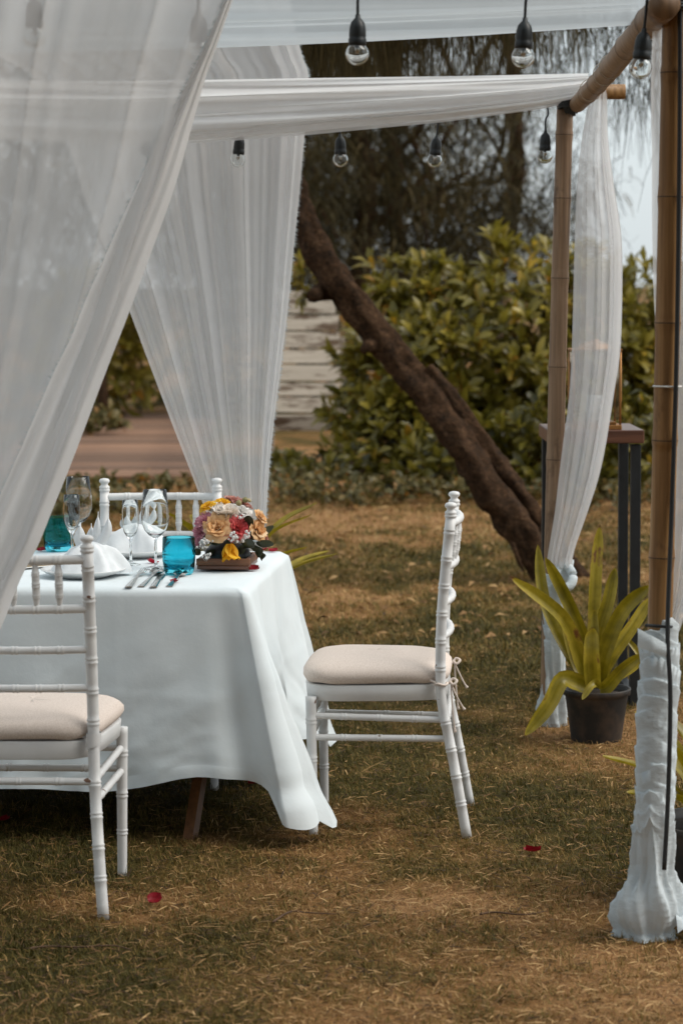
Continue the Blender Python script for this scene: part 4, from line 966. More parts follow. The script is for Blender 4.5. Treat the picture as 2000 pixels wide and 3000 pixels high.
    for sx in (-1, 1):
        y = yat(.43); x = sx * .187; m = MB()
        if tie == 'string':
            m.tube([(x + .0185 * math.cos(a), y + .0185 * math.sin(a), .436 + .002 * math.sin(3 * a)) for a in np.linspace(0, 2 * PI, 20)], .0038, 6, False)
            m.tube([(x - .01, y + .016, .44), (x - sx * .012, y + .035, .447), (x - sx * .02, y + .05, .45)], .004, 6)
            kx = x + .004; ky = y - .022
            m.tube(smoothpath([(kx, ky, .436), (kx + .01, ky - .01, .448), (kx, ky - .022, .444), (kx - .008, ky - .012, .434), (kx, ky - .004, .440)], 16), .0042, 6)
            for q, (dy, L) in enumerate(((-.030, .075), (-.010, .14))):
                m.tube(smoothpath([(kx, ky - .006, .436), (kx + .006 * sx, ky + dy * .5 - .004, .436 - L * .4), (kx + .004, ky + dy - .004, .436 - L * .8), (kx + .008, ky + dy * 1.3 - .004, .436 - L)], 12), [.0026] * 9 + [.003, .0042, .0052], 6)
            m.build('cushion_tie', M['linen'], cu)
        else:
            rows = []
            for i in range(20):
                a = i / 19 * 2 * PI; rr = .0185 + .002 * math.sin(2 * a); w = .012 + .008 * abs(math.sin(a / 2)); rows.append([(x + rr * math.cos(a), y + rr * math.sin(a), .436 + e * w + .004 * math.cos(a)) for e in (-1, -.3, .3, 1)])
            m.grid(rows); m.tube([(x - sx * .015, y + .01, .44), (x - sx * .045, y + .02, .442)], [.010, .004], 6, flat=.4); m.build('cushion_tie', M['chair'], cu)
    return root
CN = make_chair('white bamboo style chair at the near side, its back to the camera', 'tab')
CN.location = (-.795, 6.075, gzf(-.8, 6.07) - .001); CN.rotation_euler.z = -.058
CR = make_chair('white bamboo style chair seen side on at the table end')
CR.location = (.147, 6.931, gzf(.15, 6.93) - .001); CR.rotation_euler.z = 1.498
CF = copy_tree(CN); CF['label'] = 'white bamboo style chair on the far side behind the wine glasses'
_cf = at(466, 1440, 7.78); CF.location = (_cf.x, 7.78 - .172, gzf(_cf.x, 7.7) - .006); CF.rotation_euler.z = math.radians(178)

# ------------------------------------------------------------------ tableware
def plate(label, px, py):
    p = tpt(px, py); m = MB()
    m.lathe([(0, .003), (.07, .002), (.072, 0), (.078, 0), (.08, .003), (.105, .010), (.122, .019), (.1245, .0205), (.125, .022), (.1235, .0228), (.105, .0145), (.082, .008), (.076, .006), (0, .006)], 64)
    o = m.build('dinner_plate', M['china']); o.location = p; tag(o, label, 'plate', 'white dinner plates'); return p
pn = plate('round white dinner plate at the near side of the table', 246, 1687)
pf = plate('round white dinner plate at the far side of the table', 396, 1628)
def napkin(label, p, seed, sx=1.0):
    rg = random.Random(seed); root = empty('napkin', p + Vector((0, 0, .0065)), 0, label, 'napkin', 'folded white napkins'); m = MB(); rows = []
    prof = [(.100, .004), (.098, .010), (.088, .028), (.072, .048), (.056, .066), (.040, .080), (.026, .088), (.012, .092), (0, .093)]
    for i, (r, z) in enumerate(prof):
        row = []
        for j in range(80):
            t = 2 * PI * j / 80; tw = lambda q_: 2 / PI * math.asin(math.sin(q_)); q = 1 + .13 * tw(3 * t + seed) + .09 * tw(5 * t + z * 12) + .05 * tw(11 * t + seed * 2 - z * 25)
            row.append((r * q * math.cos(t) * (1.05 if math.cos(t) > 0 else 1.15) * sx, r * q * math.sin(t) * .8, z * (1 + .10 * math.sin(5 * t + 1) * (i < 5))))
        rows.append(row)
    m.grid(rows, True); m.build('folded_base', M['napkin'], root)
    def petal(tip, w, base, curl, name='napkin_point'):
        P = smoothpath([base, Vector(base).lerp(Vector(tip), .5) + Vector((curl, 0, .0)), tip], 12); m = MB(); rows = []
        for i, q in enumerate(P):
            f = i / 11; ww = w * math.sin(min(1, .25 + f * .9) * PI) ** .7 if f < .98 else .0008
            ww = max(ww, .0008); rows.append([q + Vector((ww * e, .010 * (e * e) - .006, 0)) for e in (-1, -.5, 0, .5, 1)])
        m.grid(rows); b = m.build(name, M['napkin'], root); return b
    for tip, w, base, c in (((.052, .0, .175), .017, (.018, 0, .07), .012), ((.022, .01, .18), .013, (.008, .01, .075), .002), ((-.028, .0, .150), .022, (-.01, 0, .06), -.012), ((.0, .02, .145), .02, (.0, .02, .06), 0)):
        if seed > 1: tip = (tip[0] * 1.1, tip[1], tip[2] * .86)
        petal(tip, w, base, c)
    m = MB(); rows = []
    for i in range(12):
        f = i / 11; rows.append([Vector((-.13 + .02 * g + .11 * f, -.03 + .05 * g, .004 + .05 * f * f + .012 * math.sin(g * PI * 2) * f)) for g in np.linspace(0, 1, 8)])
    m.grid(rows); m.build('napkin_tail', M['napkin'], root)
napkin('white napkin folded into upright points on the near plate', pn + Vector((.022, 0, 0)), 1)
napkin('white napkin folded into a low crown on the far plate', pf + Vector((.005, 0, 0)), 3, 1.05)

WINE = [(0, .0005), (.034, 0), (.0345, .0015), (.020, .004), (.008, .008), (.0042, .016), (.0036, .05), (.0040, .082), (.0075, .091), (.020, .099), (.032, .113), (.0395, .132), (.0415, .150), (.0395, .180), (.0345, .234), (.0338, .2345), (.0332, .234), (.0384, .180), (.0404, .150), (.0384, .133), (.031, .115), (.019, .102), (.006, .097), (0, .096)]
FLUTE = [(0, .0005), (.0290, 0), (.0295, .0015), (.018, .004), (.007, .009), (.0040, .018), (.0036, .055), (.0042, .072), (.010, .082), (.0190, .098), (.0250, .120), (.0268, .142), (.0255, .170), (.0228, .196), (.0222, .1965), (.0217, .196), (.0244, .170), (.0257, .142), (.0240, .121), (.0178, .100), (.007, .088), (0, .086)]
TUMB = [(0, .0012), (.036, .0), (.0405, .002), (.0440, .012), (.0478, .040), (.0485, .060), (.0468, .107), (.0460, .108), (.0452, .107), (.0467, .060), (.0458, .040), (.0415, .022), (.030, .016), (0, .0155)]
def glassware(name, prof, p, label, mat, cat, grp, n=48, sc=1.0):
    m = MB(); m.lathe([(r * sc, z * sc) for r, z in prof], n); o = m.build(name, mat); o.location = p; tag(o, label, cat, grp); return o
glassware('wine_glass', WINE, tpt(457, 1664), 'clear wine glass behind the near blue tumbler', M['glass'], 'glass', 'wine glasses', sc=1.0)
glassware('champagne_flute', FLUTE, tpt(384, 1655), 'clear narrow flute beside the near wine glass', M['glass'], 'glass', 'champagne flutes')
glassware('tumbler', TUMB, tpt(525, 1681), 'blue glass tumbler beside the wooden flower tray', M['teal_glass'], 'tumbler', 'blue glass tumblers')
glassware('wine_glass', WINE, tpt(233, 1620), 'clear wine glass rising above the far blue tumbler', M['glass'], 'glass', 'wine glasses', sc=1.03)
glassware('champagne_flute', FLUTE, tpt(213, 1634), 'clear narrow flute in front of the far blue tumbler', M['glass'], 'glass', 'champagne flutes')
glassware('tumbler', TUMB, tpt(172, 1613), 'blue glass tumbler next to the front curtain edge', M['teal_glass'], 'tumbler', 'blue glass tumblers')

def cutlery(kind, label, a, b):
    a = Vector(a); b = Vector(b); L = (b - a).length; d = (b - a).normalized(); s = Vector((0, 0, 1)).cross(d); m = MB()
    if kind == 'spoon':   prof = [(0, .0095, .002), (.25, .0075, .004), (.55, .0042, .007), (.70, .0040, .009), (.76, .010, .006), (.82, .0185, .003), (.89, .0215, .003), (.95, .0175, .005), (.99, .0085, .008), (1, .002, .009)]
    elif kind == 'knife': prof = [(0, .010, .002), (.2, .0095, .003), (.45, .0085, .004), (.5, .0085, .003), (.55, .0105, .002), (.8, .0115, .002), (.92, .0095, .002), (1, .001, .002)]
    else:                 prof = [(0, .0100, .002), (.25, .0085, .005), (.5, .0048, .009), (.62, .0040, .012), (.70, .010, .012), (.78, .0125, .010), (1, .0115, .012)]
    rows = []; rows2 = []
    for f, w, z in prof:
        c = a + d * L * f; bowl = .008 if kind == 'spoon' and f > .74 else 0.0
        rows.append([c + s * w * e + Vector((0, 0, z + bowl * e * e * (1 if w > .008 else .3) + .0012 * (1 - e * e) * (bowl == 0))) for e in (-1, -.6, -.2, .2, .6, 1)])
        rows2.append([c + s * w * e + Vector((0, 0, z - .0022 + bowl * e * e * (1 if w > .008 else .3))) for e in (1, .6, .2, -.2, -.6, -1)])
    if kind == 'fork':
        rows = rows[:-1]; rows2 = rows2[:-1]
        for e in (-.8, -.27, .27, .8):
            m.tube([a + d * L * .76 + s * .0125 * e + Vector((0, 0, .010)), a + d * L * .9 + s * .012 * e + Vector((0, 0, .009)), a + d * L + s * .0115 * e + Vector((0, 0, .013))], [.0017, .0015, .0007], 6)
    m.grid([r1 + r2 for r1, r2 in zip(rows, rows2)], True)
    for rw in (rows[0] + rows2[0], rows[-1] + rows2[-1]): m.add(rw, [tuple(range(12))])
    tag(m.build(kind if kind != 'spoon' else 'spoon', M['steel']), label, kind, 'steel cutlery')
cutlery('fork', 'steel fork nearest the near plate', tpt(377, 1721), tpt(425, 1676))
cutlery('spoon', 'steel soup spoon between the fork and the knife', tpt(413, 1720), tpt(466, 1679))
cutlery('knife', 'steel knife between the two spoons', tpt(450, 1721), tpt(478, 1682))
cutlery('spoon', 'small steel spoon in front of the blue tumbler', tpt(496, 1719), tpt(533, 1684))
def runner():
    a, b = tpt(20, 1676), tpt(575, 1610); root = empty('table_runner', a, 0, 'thin gold and black striped runner along the table', 'runner'); d = (b - a); n = 60; s = Vector((-d.y, d.x, 0)).normalized()
    strips = [(0, .012, 'ziptie', 'white_border'), (.012, .030, 'gold', 'gold_stripe'), (.030, .045, 'black', 'black_stripe'), (.045, .066, 'gold', 'gold_stripe'), (.066, .080, 'black', 'black_stripe'), (.080, .10, 'gold', 'gold_stripe')]
    for u0, u1, mt, nm in strips:
        m = MB(); rows = []
        for i in range(n):
            f = i / (n - 1); c = d * f + Vector((0, 0, .003 + .0015 * math.sin(f * 20))); rows.append([c + s * u0 * 1.0, c + s * lerp(u0, u1, .5) + Vector((0, 0, .0025)), c + s * u1])
        m.grid(rows); m.build(nm, M[mt], root)
runner()
def petal_obj(p, size, rz, label, seed, tilt=.2, grp='scattered red rose petals'):
    m = MB(); rg = random.Random(seed); rows = []
    for i in range(9):
        f = i / 8; w = size * (math.sin(min(1, .12 + f * .88) * PI * .93) ** .6) * .62; rows.append([((f - .5) * size * 1.2, w * e, size * (.30 * e * e + .35 * (f - .4) ** 2 + .05 * math.sin(e * 5 + seed + f * 4)) + .0015) for e in np.linspace(-1, 1, 9)])
    m.grid(rows, False, rg.random()); o = m.build('rose_petal', M['petal_red']); o.location = p; o.rotation_euler = (tilt * rg.uniform(-1, 1), tilt * rg.uniform(-.5, .5), rz); tag(o, label, 'petal', grp); return o
petal_obj(tpt(740, 1671), 0.032, .3, 'dark red petal on the cloth at the corner of the flower tray', 1)
petal_obj(tpt(447, 1650), 0.029, 2.6, 'red petal on the cloth between the wine glass and the flute', 2)
petal_obj(tpt(318, 1627), 0.020, 1.3, 'red petal on the cloth beside the near napkin', 3)
petal_obj(tpt(776, 1612), 0.023, .9, 'red petal on the cloth just behind the flowers', 4, .6)
petal_obj(tpt(800, 1616), 0.023, .2, 'pink red petal near the far corner of the tablecloth', 5)
petal_obj(tpt(122, 1614), 0.022, .4, 'red petal on the cloth left of the far tumbler', 6)
petal_obj(tpt(512, 1706), 0.023, 1.0, 'red petal lying in front of the blue tumbler', 16)
for (px, py, s, rz, lab, sd) in ((1559, 2496, .037, .2, 'crumpled dark red petal alone on the open lawn', 7), (455, 2637, .030, .4, 'red petal on the grass right of the near chair legs', 8), (750, 2292, .038, .1, 'red petal on the grass under the tablecloth hem', 9), (12, 2404, .03, .8, 'red petal in the shade under the table', 10)):
    p = onz(px, py, .012); petal_obj((p.x, p.y, gzf(p.x, p.y) + .012), s, rz, lab, sd, .5)

# ------------------------------------------------------------------ flower arrangement
def pmat(name, c1, c2, tr=.30): return attrmat(name, [(0, c1), (1, c2)], .6, tr, .25, .5, 70)
FM = {'yellow': pmat('petal_yellow', (.84, .42, .015), (.95, .62, .05)), 'cream': pmat('petal_cream', (.86, .74, .63), (.93, .87, .80)), 'white': pmat('petal_white', (.86, .83, .80), (.93, .91, .88)),
      'pink': pmat('petal_pink', (.62, .22, .30), (.80, .42, .46)), 'red': pmat('petal_coral', (.60, .07, .08), (.82, .22, .20)), 'peach': pmat('petal_peach', (.84, .48, .20), (.93, .70, .44)), 'leaf': attrmat('dark_leaf', [(0, (.022, .032, .016)), (1, (.075, .085, .045))], .4, .1, .5, .4, 50), 'bud': attrmat('bud_green', [(0, (.16, .17, .06)), (1, (.46, .36, .18))], .5, .1, .3, .4, 60), 'dusty': pmat('petal_dusty', (.50, .22, .18), (.66, .36, .30))}
def petals(m, c, ax, R, n, open_, length, width, ruff, seed, rings=1, cupc=.5, pts=7):
    rg = random.Random(seed); ax = Vector(ax).normalized(); e1 = ax.orthogonal().normalized(); e2 = ax.cross(e1)
    for k in range(rings):
        fr = k / max(1, rings - 1) if rings > 1 else 1; op = lerp(open_[0], open_[1], fr); Ln = length * lerp(.65, 1, fr)
        for i in range(n):
            a = 2 * PI * (i + .5 * (k % 2) + rg.uniform(-.2, .2)) / n; out = e1 * math.cos(a) + e2 * math.sin(a); side = ax.cross(out); rows = []; ph = rg.uniform(0, 6); ll = Ln * rg.uniform(.85, 1.1); oo = op + rg.uniform(-.12, .12)
            for r in range(pts):
                f = r / (pts - 1); th = oo * (.35 + .65 * f) ; rad = ll * f
                p = Vector(c) + out * (rad * math.sin(th)) + ax * (rad * math.cos(th)) ; w = width * Ln * (math.sin((.10 + .62 * f) * PI) ** .8) * rg.uniform(.95, 1.05)
                row = []
                for e in (-1, -.6, -.2, .2, .6, 1):
                    rf = ruff * Ln * f * math.sin(e * 7 + ph + k) ; row.append(p + side * w * e - out * (cupc * w * e * e * .5) + ax * (rf + (abs(e) * rg.uniform(-.1, .1) * ruff * Ln)) + out * rf * .6)
                rows.append(row)
            m.grid(rows, False, min(1, max(0, rg.gauss(.5, .28))))
def flower_arrangement():
    p0 = tpt(578, 1672); p1 = tpt(729, 1674); w = (p1 - p0).length; root = empty('flower_arrangement', (p0 + p1) / 2, TROT, 'mixed pink, peach and yellow flowers in a low wooden tray', 'flowers'); inv = root.matrix_basis.inverted() if False else (Matrix.Translation(root.location) @ Matrix.Rotation(TROT, 4, 'Z')).inverted()
    D = .19; m = MB()
    m.box((0, D / 2, .010), (w, D, .012), bev=.002); m.build('tray_base', M['dark_wood'], root, False)
    for (c, d) in (((0, .006, .026), (w + .004, .012, .020)), ((0, D - .006, .026), (w + .004, .012, .020)), ((-w / 2 + .006, D / 2, .0255), (.012, D - .026, .020)), ((w / 2 - .006, D / 2, .0255), (.012, D - .026, .020))):
        m = MB(); m.box(c, d, bev=.0015); m.build('tray_side', M['tray_wood'], root, False)
    m = MB(); m.lathe([(0, .012), (.066, .012), (.070, .03), (.064, .055), (.04, .08), (0, .09)], 24, (0, D / 2, 0), 0, 0, lambda t, z: 1 + .05 * math.sin(5 * t + z * 50)); m.build('foam_block', M['black'], root)
    Yc = root.location.y + D / 2
    def P(px, py, dy): return at(px, py, Yc + dy)
    cen = Vector((root.location.x, Yc, .78))
    def fl(name, mat, px, py, dy, fn):
        c = P(px, py, dy); ax = (c - cen); ax = (ax + Vector((0, -.03, .0))).normalized(); m = MB(); fn(m, c, ax); m.build(name, FM[mat], root, True, inv)
    carn = lambda R, s: (lambda m, c, ax: petals(m, c - ax * R * .55, ax, R, 9, (.15, 1.5), R * 1.25, .42, .16, s, 5, -.2, 6))
    lisi = lambda R, s: (lambda m, c, ax: petals(m, c - ax * R * .7, ax, R, 6, (.15, 1.15), R * 1.45, .62, .10, s, 4, .2, 8))
    rose = lambda R, s: (lambda m, c, ax: petals(m, c - ax * R * .9, (ax + Vector((0, 0, .9))).normalized(), R, 4, (.10, .75), R * 1.9, .62, .03, s, 4, 1.1, 8))
    daisy = lambda R, s: (lambda m, c, ax: petals(m, c - ax * R * .2, ax, R, 17, (.6, 1.35), R * 1.1, .20, .05, s, 3, .1, 5))
    tul = lambda R, s: (lambda m, c, ax: petals(m, c + Vector((0, 0, R * 1.2)), Vector((.05, -.1, -1)), R, 5, (.22, .50), R * 2.5, .48, .05, s, 2, .9, 8))
    fl('daisy', 'yellow', 608, 1484, -.02, daisy(.024, 1)); fl('daisy', 'yellow', 645, 1468, .01, daisy(.017, 2))
    fl('rose', 'cream', 664, 1506, -.055, rose(.031, 3)); fl('rose', 'white', 640, 1486, -.03, lisi(.026, 4)); fl('lisianthus', 'dusty', 684, 1464, .03, lisi(.026, 5)); fl('lisianthus', 'white', 713, 1498, -.02, lisi(.026, 6))
    fl('carnation', 'pink', 600, 1526, -.05, carn(.030, 7)); fl('carnation', 'pink', 586, 1554, -.05, carn(.027, 8)); fl('lisianthus', 'peach', 637, 1544, -.085, lisi(.034, 9)); fl('carnation', 'red', 697, 1546, -.075, carn(.034, 10))
    fl('lisianthus', 'peach', 760, 1552, -.04, lisi(.028, 11)); fl('lisianthus', 'peach', 765, 1512, -.02, lisi(.019, 12)); fl('tulip', 'yellow', 673, 1618, -.105, tul(.021, 13)); fl('carnation', 'dusty', 777, 1580, .0, carn(.022, 14)); fl('lisianthus', 'dusty', 722, 1478, .04, lisi(.018, 15)); fl('carnation', 'pink', 580, 1582, -.03, carn(.018, 17)); fl('lisianthus', 'yellow', 654, 1470, -.01, lisi(.014, 18))
    for k, (px, py, dy, tx, ty) in enumerate(((715, 1472, -.02, 721, 1456), (698, 1482, -.03, 702, 1464), (726, 1470, -.02, 730, 1460))):
        a = P(px, py, dy); b = P(tx, ty, dy); m = MB(); m.tube(smoothpath([a, a.lerp(b, .5), b], 8), [.004, .007, .0085, .009, .0085, .007, .004, .001], 8, a=.3 + .25 * k); m.build('flower_bud', FM['bud'], root, True, inv)
    lv = [(726, 1560, -.07, 728, 1508, .026), (640, 1600, -.09, 628, 1576, .036), (612, 1592, -.09, 600, 1566, .03), (720, 1606, -.09, 733, 1583, .034), (752, 1590, -.06, 800, 1597, .020), (760, 1575, -.05, 802, 1541, .018), (745, 1600, -.07, 765, 1632, .022), (700, 1600, -.09, 716, 1620, .03), (650, 1585, -.08, 620, 1562, .03), (590, 1605, -.07, 572, 1622, .022), (735, 1580, -.07, 752, 1556, .022), (605, 1615, -.08, 640, 1630, .02), (760, 1620, -.05, 770, 1640, .018), (660, 1606, -.08, 690, 1612, .03), (575, 1600, -.02, 562, 1590, .02), (740, 1615, -.05, 752, 1606, .03), (690, 1590, -.06, 668, 1575, .03)]
    for k, (px, py, dy, tx, ty, w) in enumerate(lv):
        a = P(px, py, dy + .02); b = P(tx, ty, dy - .012 + .02 * (k % 3)); d = b - a; s = d.cross(Vector((0, 1, .25))).normalized(); rows = []; nrm = s.cross(d).normalized()
        for i in range(9):
            f = i / 8; ww = w * .62 * math.sin((.06 + .9 * f) * PI) ** .75; rows.append([a + d * f + s * ww * e + nrm * (abs(e) * ww * .3 + .006 * math.sin(f * 4 + k)) for e in (-1, -.5, 0, .5, 1)])
        m = MB(); m.grid(rows, False, (k * .37) % 1); m.build('leaf', FM['leaf'], root, True, inv)
    rg = random.Random(3)
    for (px, py, dy, n, sp) in ((694, 1575, -.115, 26, 26), (600, 1594, -.11, 16, 18), (700, 1516, -.06, 10, 12), (605, 1630, -.115, 8, 10), (592, 1586, -.1, 10, 10)):
        m = MB(); c0 = P(px, py + 22, dy + .05)
        for i in range(n):
            a, q = rg.uniform(0, 2 * PI), rg.random() ** .6 * sp; c = P(px + q * 1.5 * math.cos(a), py + q * .7 * math.sin(a) + q * .3 * math.cos(a) * -1, dy + rg.uniform(-.012, .012)); r = rg.uniform(.0026, .0046)
            rows = [[c + Vector((r * math.sin(t) * math.cos(u), r * math.sin(t) * math.sin(u), r * math.cos(t))) * (1 + .18 * math.sin(5 * u + 3 * t)) for u in np.linspace(0, 2 * PI, 9)[:-1]] for t in np.linspace(0, PI, 6)]
            m.grid(rows, True, rg.random()); m.tube([c, c.lerp(c0, .6), c0], .0005, 4)
        m.build('filler_blossom', FM['white'], root, True, inv)
flower_arrangement()

# ------------------------------------------------------------------ bromeliads
def pot(parent, R=.112, H=.185):
    m = MB(); m.lathe([(0, .004), (R * .74, .0), (R * .76, .004), (R * .95, H - .022), (R * .965, H - .020), (R * 1.02, H - .019), (R * 1.04, H), (R * 1.035, H + .002), (R * .96, H + .001), (R * .93, H - .03)], 40, fn=lambda t, z: 1 + .008 * math.sin(3 * t)); m.build('pot', M['pot'], parent)
    m = MB(); m.lathe([(R * .935, H - .022), (R * .6, H - .014), (0, H - .008)], 24); m.build('soil', M['soil'], parent)
def brom_leaf(parent, P, w, seed, inv=None, wb=.8, face=None):
    rg = random.Random(seed); P = smoothpath(P, 18); rows = []; n = 18
    for i, p in enumerate(P):
        t = (P[min(i + 1, n - 1)] - P[max(i - 1, 0)]).normalized(); nr = Vector(face) if face else Vector((0, -1, .35)); s = t.cross(nr).normalized(); nr = s.cross(t).normalized(); f = i / (n - 1)
        ww = w * min(1, lerp(wb, 1, min(1, f * 3))) * (1 - .30 * f) * (1 - max(0, (f - .78) / .22) ** 2.0 * .95); rows.append([p + s * ww * e - nr * ww * (.45 * (1 - e * e)) + nr * (.0007 * (q_ % 2)) for q_, e in enumerate(np.linspace(-1, 1, 13))])
    m = MB(); m.grid(rows); b = rg.uniform(.3, .72)
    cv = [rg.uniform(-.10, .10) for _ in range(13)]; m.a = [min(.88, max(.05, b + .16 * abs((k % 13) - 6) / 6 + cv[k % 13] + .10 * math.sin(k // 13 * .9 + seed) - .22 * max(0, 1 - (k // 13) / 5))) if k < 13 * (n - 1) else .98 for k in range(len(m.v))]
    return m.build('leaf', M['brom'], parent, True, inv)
def bromeliad_main():
    Y = 8.17; c = onz(1745, 2165, 0); c = Vector((c.x, Y, gzf(c.x, Y))); root = empty('potted_bromeliad', c, 0, 'yellow green bromeliad in a black pot by the far bamboo pole', 'potted plant', 'potted bromeliads'); inv = Matrix.Translation(-c); pot(root, .113, .178)
    LV = [([(1728, 2010), (1701, 1937), (1645, 1804), (1492, 1689)], (0, -.02, -.06, -.16), 27), ([(1735, 2005), (1716, 1896), (1655, 1748), (1596, 1633)], (0, -.01, -.03, -.08), 26), ([(1742, 2000), (1739, 1855), (1744, 1687), (1756, 1538)], (.03, .05, .07, .09), 25), ([(1748, 2000), (1752, 1865), (1780, 1763), (1801, 1662)], (.02, .02, .03, .05), 26), ([(1752, 2005), (1767, 1916), (1823, 1789), (1905, 1715)], (0, -.02, -.03, -.05), 30), ([(1755, 2008), (1777, 1942), (1859, 1824), (1905, 1750)], (.03, .04, .08, .12), 26), ([(1738, 2020), (1733, 1960), (1731, 1900), (1735, 1838)], (-.06, -.08, -.085, -.07), 31), ([(1742, 2000), (1740, 1930), (1740, 1855), (1739, 1784)], (-.02, -.02, -.02, -.01), 18), ([(1752, 2022), (1777, 2012), (1823, 1962), (1885, 1916)], (-.04, -.06, -.09, -.12), 25), ([(1752, 2015), (1850, 1960), (1872, 1920), (1826, 1862)], (.04, .08, .10, .12), 13), ([(1730, 2018), (1690, 1998), (1645, 1992), (1604, 2069), (1535, 2156)], (-.04, -.07, -.10, -.12, -.14), 32), ([(1745, 2015), (1745, 2000), (1728, 2012), (1703, 2050)], (-.09, -.12, -.14, -.16), 14), ([(1730, 2005), (1690, 1947), (1660, 1840), (1662, 1762)], (.05, .08, .10, .12), 21), ([(1730, 2005), (1660, 1900), (1595, 1760), (1574, 1595)], (.06, .10, .14, .18), 24)]
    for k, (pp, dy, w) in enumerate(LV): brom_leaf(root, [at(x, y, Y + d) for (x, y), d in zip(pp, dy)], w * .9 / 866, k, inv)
    return root
BR = bromeliad_main()
def bromeliad(label, loc, rz, seed, n=13, L=(.34, .50), darker=0, potted=True, R=.12, H=.17):
    rg = random.Random(seed); root = empty('potted_bromeliad', loc, rz, label, 'potted plant', 'potted bromeliads'); pot(root, R, H)
    for k in range(n):
        a = k * 2.4 + rg.uniform(-.2, .2); el = lerp(1.35, .35, k / n) + rg.uniform(-.1, .1); ll = rg.uniform(*L); d = Vector((math.cos(a), math.sin(a), 0)); b = Vector((0, 0, H - .01)) + d * .015
        P = [b, b + d * ll * .3 * math.cos(el) + Vector((0, 0, ll * .38 * math.sin(el) + .02)), b + d * ll * .7 * math.cos(el * .95) + Vector((0, 0, ll * .75 * math.sin(el))), b + d * ll * (math.cos(el * .8)) + Vector((0, 0, ll * (.95 * math.sin(el) - .06)))]
        brom_leaf(root, P, .028, seed + k, None, .8, Vector((-d.x * math.sin(el), -d.y * math.sin(el), math.cos(el) + .2)))
    return root
_b = onz(2085, 2640, 0); bromeliad('bromeliad in a dark pot at the picture edge beside the near pole', (_b.x, 6.02, gzf(_b.x, 6.02)), .4, 200, 13, (.30, .42), R=.15, H=.2)
_b = at(655, 1900, 9.05); bromeliad('bromeliad with rust tipped leaves behind the far chair', (_b.x, 9.05, gzf(_b.x, 9.05)), 1.1, 300, 15, (.5, .66), R=.13, H=.26)

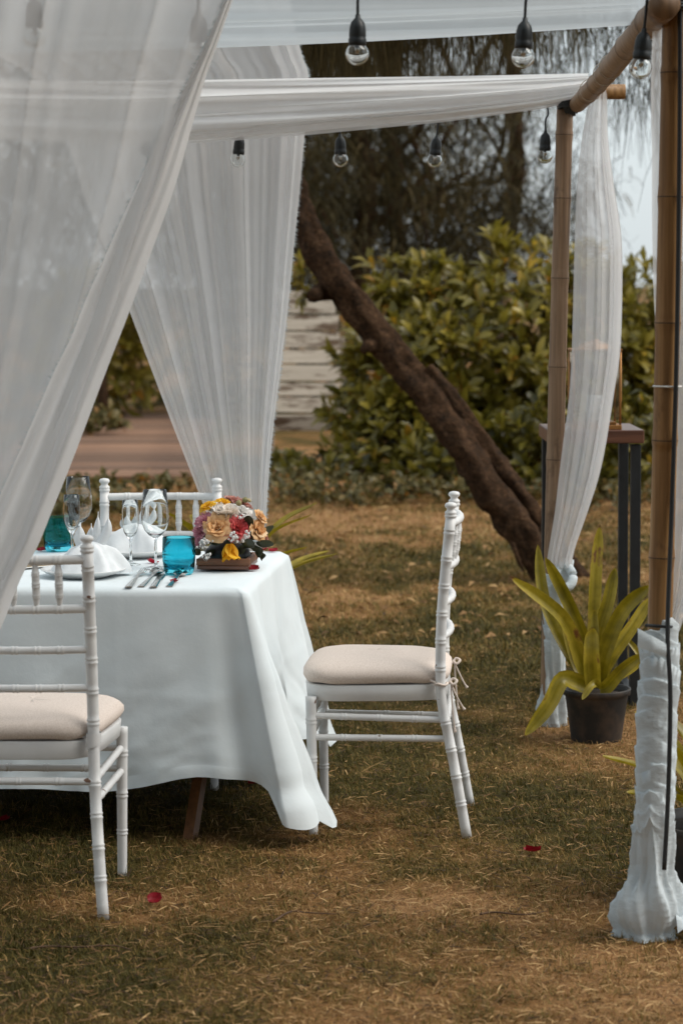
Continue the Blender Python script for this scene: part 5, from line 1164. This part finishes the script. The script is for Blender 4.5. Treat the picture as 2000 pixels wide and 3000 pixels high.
# ------------------------------------------------------------------ high stand and lantern
def stand():
    zt = 1.022; fl_, fr_ = onz(1606, 1268, zt), onz(1887, 1263, zt); W = fr_.x - fl_.x; Yf = 8.78; D = .44; x0 = at(1606, 1265, Yf).x; x1 = at(1886, 1263, Yf).x; W = x1 - x0
    root = empty('high_stand', ((x0 + x1) / 2, Yf + D / 2, 0), 0, 'tall black metal stand with a dark wooden top behind the far pole', 'stand')
    m = MB(); m.box((0, 0, zt - .024), (W, D, .048), bev=.003); m.build('wooden_top', M['dark_wood'], root, False)
    for sx in (-1, 1):
        for sy in (-1, 1):
            m = MB(); m.box((sx * (W / 2 - .028), sy * (D / 2 - .03), (zt - .048) / 2 - .005), (.036, .036, zt - .049), bev=.002); m.build('leg', M['black_metal'], root, False)
    for sx in (-1, 1):
        m = MB(); m.box((sx * (W / 2 - .028), 0, .035), (.030, D - .10, .03)); m.build('foot_rail', M['black_metal'], root, False)
    for sy in (-1, 1):
        m = MB(); m.box((0, sy * (D / 2 - .03), .035), (W - .095, .030, .03)); m.build('foot_rail', M['black_metal'], root, False)
    # lantern
    lx0, lx1 = at(1668, 1250, 8.9).x, at(1813, 1250, 8.9).x; s = lx1 - lx0; L = empty('candle_lantern', ((lx0 + lx1) / 2, 8.82 + s / 2, zt), 0, 'gold framed glass candle lantern on the high stand', 'lantern'); h = s / 2; Ht = .29
    m = MB(); m.box((0, 0, .008), (s, s, .016), bev=.002); m.box((0, 0, .022), (s * .8, s * .8, .010), bev=.002); m.build('base', M['gold_lantern'], L, False)
    for sx in (-1, 1):
        for sy in (-1, 1):
            m = MB(); m.tube([(sx * (h - .006), sy * (h - .006), .014), (sx * (h - .006), sy * (h - .006), .10), (sx * (h - .006), sy * (h - .006), .105), (sx * (h - .006), sy * (h - .006), Ht)], [.0042, .0042, .0060, .0042], 8); m.build('corner_post', M['gold_lantern'], L)
    m = MB(); m.box((0, 0, Ht), (s, s, .008), bev=.001); m.lathe([(s * .40, Ht + .004), (s * .28, Ht + .02), (s * .10, Ht + .032), (.012, Ht + .038), (0, Ht + .039)], 4); m.build('roof', M['gold_lantern'], L, False)
    m = MB(); m.tube([(.03 * math.cos(a), 0, Ht + .085 + .03 * math.sin(a)) for a in np.linspace(0, 2 * PI, 20)], .003, 6, False); m.build('ring_handle', M['gold_lantern'], L)
    for sx, sy in ((1, 0), (-1, 0), (0, 1), (0, -1)):
        m = MB(); m.box((sx * (h - .006), sy * (h - .006), Ht / 2 + .01), (.002 if sx else s - .024, .002 if sy else s - .024, Ht - .04)); m.build('glass_pane', M['glass'], L, False)
    m = MB(); m.lathe([(0, .028), (.03, .028), (.031, .03), (.0305, .118), (.027, .121), (0, .117)], 24); m.build('candle', M['china'], L)
stand()

for pts, rr, lab in (([(85, 2775), (140, 2768), (230, 2770), (330, 2765), (385, 2778)], .0032, 'long thin dark twig on the grass in front of the near chair'), ([(1405, 2678), (1450, 2672), (1530, 2680), (1600, 2668)], .003, 'dark twig on the grass between the side on chair and the wrapped pole'), ([(800, 2700), (850, 2670), (900, 2672), (985, 2676)], .003, 'bent dark twig on the grass below the tablecloth corner')):
    P = []
    for px, py in pts:
        q = onz(px, py, .012); P.append(Vector((q.x, q.y, gzf(q.x, q.y) + .011)))
    m = MB(); m.tube(smoothpath(P, 24), [rr * (1 - .6 * i / 23) for i in range(24)], 6); tag(m.build('twig', M['twig']), lab, 'twig', 'twigs on the lawn')
# a small weathered post by the far path
m = MB(); _p = at(300, 1228, 27.5); m.tube([(_p.x, 27.5, -.05), (_p.x + .01, 27.5, .3), (_p.x, 27.5, .62)], [.07, .065, .06], 10)
tag(m.build('wooden_post', M['bark']), 'short dark wooden post beside the far end of the path', 'post')
